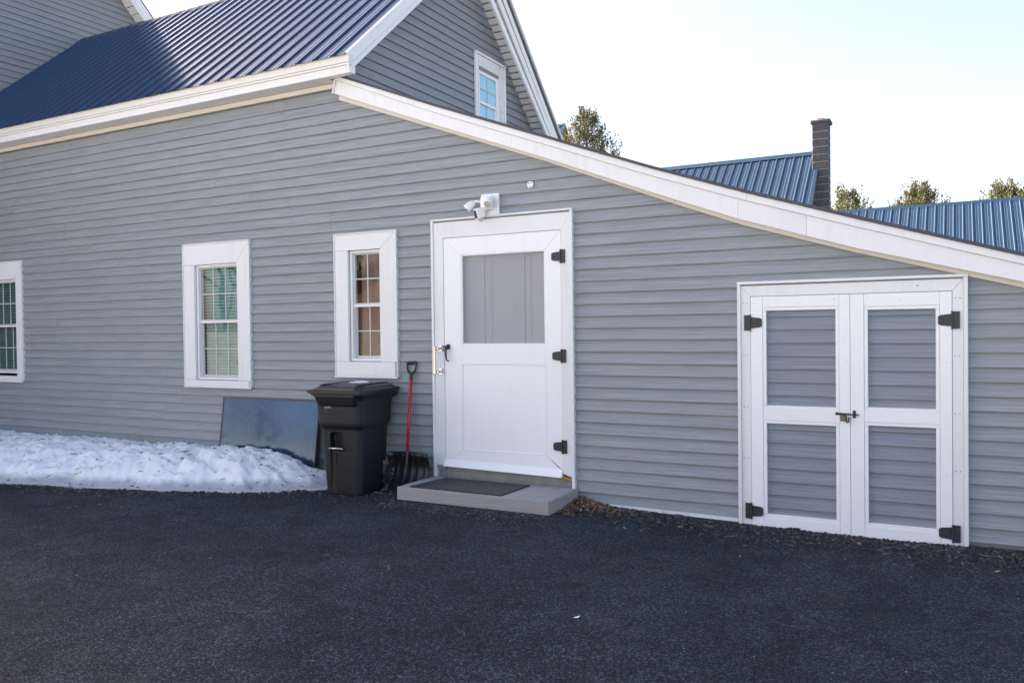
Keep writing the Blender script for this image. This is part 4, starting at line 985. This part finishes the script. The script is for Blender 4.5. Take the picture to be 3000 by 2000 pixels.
def snow_mat():
    m, nt, b = new_mat('old_granular_snow'); g = node(nt, 'ShaderNodeNewGeometry'); P = g.outputs['Position']
    f = noise(nt, P, 3.0, 6, .65); sx_ = node(nt, 'ShaderNodeSeparateXYZ'); nt.links.new(P, sx_.inputs[0])
    fine = noise(nt, P, 70, 3, .7)
    c0 = ramp(nt, f, [(.35,(.86,.865,.875)),(.6,(.92,.92,.92))])
    icy = math_n(nt, 'MULTIPLY', math_n(nt, 'SUBTRACT', .105, math_n(nt, 'ADD', sx_.outputs[2], math_n(nt, 'MULTIPLY', noise(nt, P, 6, 4), .05))), 18.0, True)
    c1 = mix(nt, math_n(nt, 'MULTIPLY', icy, .75), c0, (.34,.35,.37))
    grit = math_n(nt, 'MULTIPLY', math_n(nt, 'SUBTRACT', math_n(nt, 'ADD', math_n(nt, 'MULTIPLY', noise(nt, P, 42, 4, .7), .6), math_n(nt, 'MULTIPLY', noise(nt, P, 2.4, 4, .6), .4)), .605), 9.0, True)
    c2 = mix(nt, math_n(nt, 'MULTIPLY', grit, .5), c1, (.35,.33,.30))
    nt.links.new(c2, b.inputs['Base Color']); b.inputs['Roughness'].default_value = .55; b.inputs['Specular IOR Level'].default_value = .3
    b.inputs['Subsurface Weight'].default_value = .25; b.inputs['Subsurface Radius'].default_value = (.02,.03,.04); b.inputs['Subsurface Scale'].default_value = .6
    bump(nt, b, math_n(nt, 'ADD', fine, math_n(nt, 'MULTIPLY', noise(nt, P, 18, 4, .6), 1.5)), .5, .02); return m
M['snow'] = snow_mat()
sb = add_mesh('snow_bank', Vs, Fs, M['snow'], smooth=True); tag(sb, 'long low bank of dirty snow heaped against the siding', 'snow bank')
def lump(name, c, r, mat, seed, sq=.75):
    bm = bmesh.new(); bmesh.ops.create_icosphere(bm, subdivisions=3, radius=1)
    V = []
    for v in bm.verts:
        d_ = 1+.28*fbm(v.co.x*1.3+seed, v.co.y*1.3+v.co.z, 3, 1, seed); V.append((c[0]+v.co.x*r*d_, c[1]+v.co.y*r*d_, c[2]+v.co.z*r*d_*sq))
    Fx = [tuple(v.index for v in f.verts) for f in bm.faces]; bm.free(); return add_mesh(name, V, Fx, mat, smooth=True)
o_ = lump('snow_lump', (-6.61,-.99,gz(-6.6,-1)+.02), .034, M['snow'], 2.0); tag(o_, 'small loose lump of snow on asphalt before the snow bank', 'snow lump')
# patches of snow left on the cart lid
ls = MB(); lp = lump('lid_snow', (-5.06,-.33,gz(-5.1,-.3)+1.036), .10, M['snow'], 5.0, .10); tag(lp, 'thin patch of snow on top of the trash cart lid', 'snow patch')

# ------------------------------------------------------------------ loose stones, leaves, twigs
def scatter_mesh(name, mats, items):
    """items: list of (verts Nx3, faces, material index)"""
    V = []; Fc = []; mi = []
    n = 0
    for v, f, k in items:
        V.append(v); Fc += [tuple(i+n for i in q) for q in f]; mi += [k]*len(f); n += len(v)
    o = add_mesh(name, np.concatenate(V), Fc, mats); o.data.polygons.foreach_set('material_index', mi); return o
cube_v = np.array([(x,y,z) for x in (-1,1) for y in (-1,1) for z in (-1,1)], float); cube_f = [(0,1,3,2),(4,6,7,5),(0,4,5,1),(2,3,7,6),(0,2,6,4),(1,5,7,3)]
def stone(x, y, z, r):
    v = cube_v*(rng.uniform(.45,1.0,(8,3)))*r*np.array([1,rng.uniform(.7,1),rng.uniform(.45,.8)])
    a = rng.uniform(0,6.28); c_, s_ = math.cos(a), math.sin(a); v = v@np.array([[c_,s_,0],[-s_,c_,0],[0,0,1]])
    return v+np.array([x,y,z+r*.25])
M['stoneA'] = simple('grey_stone', (.062,.068,.080), .8, var=.3, nscale=30); M['stoneB'] = simple('dark_stone', (.022,.025,.031), .8, var=.3, nscale=30); M['stoneC'] = simple('pale_stone', (.15,.155,.165), .8, var=.3, nscale=30)
SM = [M['stoneA'],M['stoneB'],M['stoneC']]
def pick(): 
    u = rng.random(); return 1 if u < .62 else (0 if u < .985 else 2)
items = []
for i in range(11000):                                         # gravel edge along the foot of the wall
    x = rng.uniform(-4.6,1.2); wgt = np.interp(x, [-4.6,-2.9,-2.4,-.5,1.2], [.25,.30,.36,.55,.55]); y = -abs(rng.normal(0, wgt*.55))-.005
    if -4.42 < x < -2.90 and y > -.66: y -= .66
    if y < -1.3: continue
    r = abs(rng.normal(.0045,.003))+.0025
    if rng.random() < .015: r *= 2.3
    items.append((stone(x,y,gz(x,y),r), cube_f, pick()))
for i in range(3500):                                          # in front of the cart and the snow
    x = rng.uniform(-9,-4.3); y = np.interp(x, XE, YE)-abs(rng.normal(0,.14))+.03
    if x > -5.5: y = rng.uniform(-.95,-.05)
    r = abs(rng.normal(.005,.003))+.003; items.append((stone(x,y,gz(x,y),r), cube_f, pick()))
o_ = scatter_mesh('gravel', SM, items); tag(o_, 'loose dark gravel along the foot of the house', 'gravel', kind='stuff')
items = []
while len(items) < 15000:                                      # loose chips on the drive
    x = rng.uniform(-9,1.4); y = rng.uniform(-5.2,-.3)
    d_ = fbm(x,y,4,.9,4.0)*.9+.18+.25*(x > -1.5 and y < -.9)
    if rng.random() > d_: continue
    r = abs(rng.normal(.0022,.0012))+.0014; items.append((stone(x,y,gz(x,y),r), cube_f, pick()))
o_ = scatter_mesh('stone_chips', SM, items); tag(o_, 'small stone chips scattered over the asphalt', 'gravel', kind='stuff')
M['leafA'] = simple('brown_leaf', (.20,.125,.07), .85, var=.4, nscale=14); M['leafB'] = simple('tan_leaf', (.31,.23,.145), .85, var=.3, nscale=14); M['leafC'] = simple('dark_leaf', (.085,.055,.038), .9, var=.3)
LM = [M['leafA'],M['leafB'],M['leafC']]
def rot3():
    a = rng.normal(size=4); a /= np.linalg.norm(a); w,x,y,z = a
    return np.array([[1-2*(y*y+z*z),2*(x*y-z*w),2*(x*z+y*w)],[2*(x*y+z*w),1-2*(x*x+z*z),2*(y*z-x*w)],[2*(x*z-y*w),2*(y*z+x*w),1-2*(x*x+y*y)]])
def leafv(p, L, tilt=1.0):
    v = np.array([(-1,0,0),(-.3,.42,.12),(.45,.36,.10),(1,0,.18),(.45,-.36,.16),(-.3,-.42,.10),(0,0,-.10)])*L
    a = rng.uniform(0,6.28); b = rng.normal(0,.5)*tilt; c_ = rng.normal(0,.5)*tilt
    Rz = np.array([[math.cos(a),-math.sin(a),0],[math.sin(a),math.cos(a),0],[0,0,1]]); Rx = np.array([[1,0,0],[0,math.cos(b),-math.sin(b)],[0,math.sin(b),math.cos(b)]]); Ry = np.array([[math.cos(c_),0,math.sin(c_)],[0,1,0],[-math.sin(c_),0,math.cos(c_)]])
    return v@(Rz@Rx@Ry).T+np.array(p)
leaf_f = [(0,1,6),(1,2,6),(2,3,6),(3,4,6),(4,5,6),(5,0,6)]
items = []
for i in range(800):                                          # drift in the corner beside the step
    u = abs(rng.normal(0,.25)); w_ = abs(rng.normal(0,.17)); x = -2.905+u; y = -.02-w_
    if i % 5 == 0: x = -2.9+rng.uniform(0,.12); y = -rng.uniform(.02,.50)
    h = .055*math.exp(-(u/.22)**2)*math.exp(-((y+.02)/.30)**2)
    items.append((leafv((x,y,gz(x,y)+.006+rng.uniform(.3,1)*h), rng.uniform(.009,.022)), leaf_f, int(rng.choice([0,1,2],p=[.5,.3,.2]))))
o_ = scatter_mesh('leaf_drift', LM, items); tag(o_, 'drift of dry brown leaves beside the doorstep', 'leaves', kind='stuff')
items = []
def twig(p, L, r):
    a = rng.uniform(0,6.28); d_ = np.array([math.cos(a),math.sin(a),rng.normal(0,.15)])*L; n_ = np.array([-math.sin(a),math.cos(a),0])*r; u_ = np.array([0,0,r])
    b = np.array(p); m_ = b+d_*.5+np.array([0,0,rng.uniform(0,.1)*L])+n_*rng.normal(0,3)
    v = np.array([b-n_,b+n_,b+u_*1.6,m_-n_,m_+n_,m_+u_*1.6,b+d_-n_*.5,b+d_+n_*.5,b+d_+u_]); return v
twig_f = [(0,1,4,3),(1,2,5,4),(2,0,3,5),(3,4,7,6),(4,5,8,7),(5,3,6,8)]
for i in range(900):                                           # needles, twigs and leaf bits along the edges of the drive
    u = rng.random()
    if u < .45: x = rng.uniform(-9.5,-4.6); y = np.interp(x, XE, YE)-abs(rng.normal(0,.14))+.05
    elif u < .9: x = rng.uniform(-3.0,1.2); y = -abs(rng.normal(0,.28))-.02
    else: x = rng.uniform(-8,1); y = rng.uniform(-4.5,-.7)
    z = gz(x,y)+.004
    if rng.random() < .45: items.append((leafv((x,y,z+.004), rng.uniform(.006,.020), .5), leaf_f, int(rng.choice([0,1,2]))))
    else: items.append((twig((x,y,z), rng.uniform(.02,.10), rng.uniform(.0007,.0018)), twig_f, int(rng.choice([0,1,2]))))
o_ = scatter_mesh('leaf_litter', LM, items); tag(o_, 'dry leaf bits and twigs strewn along the edges of the asphalt', 'litter', kind='stuff')
items = []
for i in range(560):                                           # bark and twigs caught in the snow
    x = rng.uniform(-12.5,-5.6); y = rng.uniform(np.interp(x, XE, YE)+.03, -.12); h = snow_h(x,y)
    if h < .01: continue
    z = gz(x,y)+h+.003
    if rng.random() < .55: items.append((leafv((x,y,z+.002), rng.uniform(.004,.020), .6), leaf_f, int(rng.choice([0,2,2]))))
    else: items.append((twig((x,y,z), rng.uniform(.015,.075), rng.uniform(.0015,.0055)), twig_f, 2))
o_ = scatter_mesh('snow_debris', LM, items); tag(o_, 'twigs and bark bits lying on the snow bank', 'litter', kind='stuff')
# single larger leaves
for (x,y,L,k,lab) in ((-7.72,-1.42,.045,0,'curled brown leaf at the front edge of the snow bank'),(-9.6,-1.75,.04,0,'curled leaf on the snow edge nearest the left window'),(-5.62,-.71,.038,1,'pale tan leaf on the asphalt just left of the trash cart')):
    v = leafv((x,y,gz(x,y)+max(0,snow_h(x,y))+.018), L, .9); o_ = add_mesh('leaf', v, leaf_f, LM[k]); tag(o_, lab, 'leaf', 'larger loose leaves')
o_ = add_mesh('paper_scrap', [(-1.80,-2.62,gz(-1.8,-2.6)+.004),(-1.775,-2.61,gz(-1.8,-2.6)+.005),(-1.768,-2.59,gz(-1.8,-2.6)+.012),(-1.796,-2.598,gz(-1.8,-2.6)+.004)], [(0,1,2,3)], M['print']); tag(o_, 'tiny scrap of white paper on the bare asphalt', 'paper')
o_ = lump('pebble', (-1.372,-1.39,gz(-1.37,-1.39)+.006), .016, M['stoneB'], 8.0, .6); tag(o_, 'dark pebble lying alone on asphalt before the storage door', 'pebble')
# dry weed stems
for i, (x, lab) in enumerate(((-2.50,'short dry weed stem at the siding nearest the leaf drift'),(-2.14,'bent dry weed stem at the siding between the doors'),(.20,'tall dry grass stem right of the storage door'))):
    q = MB(); h = (.08,.13,.16)[i]; lean = (.03,-.07,.06)[i]; b_ = Vector((x,-.03,gz(x,0)))
    q.path([b_, b_+Vector((lean*.2,-.01,h*.5)), b_+Vector((lean*.7,-.015,h*.9)), b_+Vector((lean*1.4,-.02,h))], [.0016,.0013,.001,.0006], 5)
    if i == 1: q.path([b_, b_+Vector((.02,-.01,h*.3)), b_+Vector((.05,-.02,h*.4))], [.0014,.001,.0006], 5)
    o_ = q.build('weed_stem', M['leafB']); tag(o_, lab, 'weed', 'dry weeds at the wall')

# ------------------------------------------------------------------ buildings behind
M['far_wall'] = simple('far_grey_wall', (.30,.31,.33), .7, var=.08); M['block'] = simple('concrete_block', (.088,.089,.095), .9, var=.3, nscale=9, bmp=.4, bscale=50)
M['mortar'] = simple('pale_mortar', (.34,.33,.31), .95, var=.2, nscale=20); M['flue'] = simple('clay_flue', (.33,.24,.17), .9, var=.2)
def back_house(name, label, xa, xb, ry, rz, ey, ez, by, bz, npn):
    t = empty(name, ((xa+xb)/2, ry, 0)); tag(t, label, 'house')
    U_ = Vector((0,ry-ey,rz-ez)); Ln = U_.length; U_.normalize(); Nn = Vector((0,-U_.z,U_.y))
    wd_ = (xb-xa)/npn; r_ = empty('roof', ((xa+xb)/2, ry, rz), parent=t)
    for i in range(npn): roof_sheet(r_, (xa+i*wd_, ey, ez), (1,0,0), U_, Nn, wd_, 4, M['roof_far'], cut=lambda s: (0, Ln), rib=.022)
    V2 = Vector((0,ry-by,rz-bz)); L2_ = V2.length; V2.normalize(); n2 = Vector((0,-V2.z,V2.y)); n2 = n2 if n2.z > 0 else -n2
    for i in range(npn): roof_sheet(r_, (xa+i*wd_, by, bz), (1,0,0), V2, n2, wd_, 4, M['roof_far'], cut=lambda s: (0, L2_), rib=.022)
    MB().prism([(ry-.14,rz-.09),(ry,rz+.04),(ry+.14,rz-.09)], 'x', xa-.01, xb+.01).build('ridge_cap', M['roof_far'], r_)
    slope_strip('rake_trim', (ey,ez), (ry,rz), -.16, .03, xb-.01, xb+.025, M['roof_far'], r_)
    MB().prism([(ey+.3,0),(by-.3,0),(by-.3,bz),(ry,rz-.1),(ey+.3,ez)], 'x', xb-.25, xb-.2).build('wall', M['far_wall'], t); MB().prism([(ey+.3,0),(by-.3,0),(by-.3,bz),(ry,rz-.1),(ey+.3,ez)], 'x', xa+.2, xa+.25).build('wall', M['far_wall'], t)
    MB().box(xa+.26,xb-.26,ey+.3,ey+.35,0,ez).build('wall', M['far_wall'], t); MB().box(xa+.26,xb-.26,by-.35,by-.3,0,bz).build('wall', M['far_wall'], t)
    return t
h1 = back_house('back_house', 'house with slate blue ribbed metal roof and block chimney behind the lean-to', -12.35, -3.21, 16.9, 6.17, 12.4, 2.23, 21.4, 2.23, 10)
chm = empty('chimney', (-3.10, 16.4, 3), parent=h1)
CX0, CX1, CY0, CY1 = -3.335, -2.93, 16.25, 16.65
MB().box(CX0+.012,CX1-.012,CY0+.012,CY1-.012,0,6.78).build('mortar_core', M['mortar'], chm)
for i in range(24):
    z = 2.05+i*.197
    if z > 6.6: break
    MB().box(CX0,CX1,CY0,CY1,z+.011,z+.188,.008).build('block', M['block'], chm)
MB().box(CX0-.05,CX1+.05,CY0-.05,CY1+.05,6.78,6.89,.03).build('cap', M['block'], chm); MB().box(CX0+.1,CX1-.1,CY0+.1,CY1-.1,6.89,6.95,.01).build('flue', M['flue'], chm)
vt = MB(); vt.box(-6.98,-6.72,15.55,15.85,5.10,5.26,.03); vt.build('roof_vent', M['roof_edge'], h1)
h2 = back_house('back_shed', 'long low building with dark blue ribbed metal roof at right behind', -7.4, 9.0, 20.0, 4.93, 15.4, 1.87, 24.6, 1.87, 18)
h3 = back_house('back_barn', 'sliver of far blue metal roof behind the cedar tree', -21.0, -14.9, 26.0, 10.35, 22.0, 6.5, 30.0, 6.5, 7)

# ------------------------------------------------------------------ cedar trees
def leaf_mat(name, lo, hi, tr=.25):
    m, nt, b = new_mat(name); g = node(nt, 'ShaderNodeNewGeometry')
    f = node(nt, 'ShaderNodeTexNoise', Scale=2.2, Detail=3.0); nt.links.new(g.outputs['Position'], f.inputs['Vector'])
    r = math_n(nt, 'ADD', math_n(nt, 'MULTIPLY', g.outputs['Random Per Island'], .6), math_n(nt, 'MULTIPLY', f.outputs['Fac'], .5))
    c0 = ramp(nt, r, [(.2,lo),(.75,hi)]); nt.links.new(c0, b.inputs['Base Color']); b.inputs['Roughness'].default_value = .7
    t = node(nt, 'ShaderNodeBsdfTranslucent'); nt.links.new(c0, t.inputs[0]); mx = node(nt, 'ShaderNodeMixShader'); mx.inputs[0].default_value = tr
    out = nt.nodes['Material Output']; nt.links.new(b.outputs[0], mx.inputs[1]); nt.links.new(t.outputs[0], mx.inputs[2]); nt.links.new(mx.outputs[0], out.inputs[0]); return m
M['cedar'] = leaf_mat('cedar_foliage', (.024,.032,.011), (.130,.116,.036)); M['bark'] = simple('bark', (.10,.075,.055), .95, var=.3, nscale=8, bmp=.5, bscale=12)
def cedar(x, y, h, rad, n, label, seed, tops=1, zmin=0.0):
    R = np.random.default_rng(seed); t = empty('cedar_tree', (x,y,0)); tag(t, label, 'tree', 'cedar trees behind the buildings')
    q = MB(); q.path([(x,y,0),(x+.05,y,h*.4),(x,y,h*.8),(x,y,h*.97)], [.22,.16,.07,.015], 8)
    for i in range(26):
        z = h*R.uniform(.15,.92); a = R.uniform(0,6.28); L = rad*(1-z/h)*.9+.15; q.path([(x,y,z),(x+math.cos(a)*L*.5,y+math.sin(a)*L*.5,z+L*.25),(x+math.cos(a)*L,y+math.sin(a)*L,z+L*.7)], [.035,.02,.008], 5)
    q.build('trunk', M['bark'], t)
    # boughs: plumes of small flat sprays
    V = []; Fc = []
    nb_ = n//36
    for i in range(nb_):
        z = zmin+(h-zmin)*(1-R.random()**.75)*.99; a = R.uniform(0,6.28)
        env = rad*(1-(z/h)**1.5)**.8*(1+.28*math.sin(a*3+seed+z*1.3)+.15*math.sin(a*7+z*3.1))
        rr = env*R.uniform(.45,1.0)**.6; c0 = np.array([x+math.cos(a)*rr, y+math.sin(a)*rr, z])
        out_ = np.array([math.cos(a)*.42, math.sin(a)*.42, .85+.5*R.random()]); out_ /= np.linalg.norm(out_)
        L = R.uniform(.30,.75)*(.6+.4*min(1,env/1.0+.3))
        for j in range(36):
            s = R.random(); p = c0+out_*L*s+R.normal(0,.085*(1.15-s),3)
            d_ = out_+R.normal(0,.40,3); d_ /= np.linalg.norm(d_); w_ = np.cross(d_, R.normal(size=3)); w_ /= np.linalg.norm(w_)+1e-9
            l_ = R.uniform(.05,.13); ww = l_*R.uniform(.11,.20); k = len(V)
            V += [p, p+d_*l_*.5+w_*ww, p+d_*l_, p+d_*l_*.5-w_*ww]; Fc.append((k,k+1,k+2,k+3))
    add_mesh('crown', V, Fc, M['cedar'], t)
cedar(-13.45, 25, 10.30, 2.9, 44000, 'tall cedar tree beside the steep gable roof', 3, zmin=5.0)
cedar(-3.75, 28, 6.65, 2.0, 20000, 'cedar tree just right of the block chimney', 5, zmin=3.5)
cedar(-1.30, 28, 6.55, 2.4, 26000, 'broad cedar tree above the middle of the right hand roof', 8, zmin=3.5)
cedar(1.55, 28, 6.40, 1.9, 18000, 'cedar tree near the right edge of the sky', 9, zmin=3.5)
cedar(2.55, 27, 6.5, 1.7, 14000, 'cedar tree cut off by the right edge', 12, zmin=3.5)

# ------------------------------------------------------------------ across the drive (seen only as reflections in the panes)
M['barn'] = simple('red_barn_boards', (.26,.10,.07), .85, var=.25, nscale=2.5, scale=(3,3,.4)); M['barn_roof'] = simple('dark_shingles', (.06,.055,.06), .9, var=.2); M['fence'] = simple('tan_fence_boards', (.46,.37,.25), .85, var=.25, nscale=4)
bn = empty('red_barn', (-23.5,-24,0), math.atan2(.34,.94)); tag(bn, 'low red barn across the drive mirrored in the narrow window', 'barn')
MB().prism([(-7.5,0),(9,0),(9,2.9),(1.0,4.75),(-7.5,2.2)], 'y', -8, 0).build('wall', M['barn'], bn, local=True)
for a, b in (((-8.1,2.05),(1.0,4.80)),((9.6,2.75),(1.0,4.80))): MB().prism([a,b,(b[0],b[1]+.16),(a[0],a[1]+.16)], 'y', -8.3, .4).build('roof', M['barn_roof'], bn, local=True)
fn = empty('board_fence', (-20,-12.9,0), math.atan2(.34,.94)); tag(fn, 'tan wooden board fence across the drive mirrored in the windows', 'fence')
for i in range(150):
    u = -15+i*.17; MB().box(u,u+.155,-.012-random.uniform(0,.008),.008,-.1,1.52+random.uniform(-.02,.02)).build('board', M['fence'], fn, local=True)
MB().box(-15,10.5,-.06,-.022,.35,.45).build('rail', M['fence'], fn, local=True); MB().box(-15,10.5,-.06,-.022,1.15,1.25).build('rail', M['fence'], fn, local=True)
def bare_tree(x, y, h, seed, label):
    R = np.random.default_rng(seed); t = empty('bare_tree', (x,y,0)); tag(t, label, 'tree', 'bare trees across the drive')
    q = MB()
    def grow(p, d, L, r, lvl):
        e = p+d*L; m_ = p+d*L*.5+Vector(R.normal(0,.05*L,3)); q.path([p,m_,e], [r,r*.85,r*.65], 5 if lvl else 8)
        if lvl >= 5: return
        for k in range(2 if lvl else 4):
            nd = (d+Vector(R.normal(0,.48,3))+Vector((0,0,.12))).normalized(); grow(e if k < 2 else m_, nd, L*R.uniform(.62,.82), r*.6, lvl+1)
    grow(Vector((x,y,0)), Vector((0,0,1)), h*.26, h*.012, 0)
    q.build('trunk', M['bark'], t)
bare_tree(-33.5,-27.5,13,1,'bare tree across the drive mirrored in the television left half'); bare_tree(-36.2,-29,14,2,'bare tree across the drive mirrored in the wide window'); bare_tree(-31.2,-30,12,4,'bare tree across the drive mirrored in the television right half'); bare_tree(-39,-29,15,9,'tallest bare tree across the drive mirrored in the television')
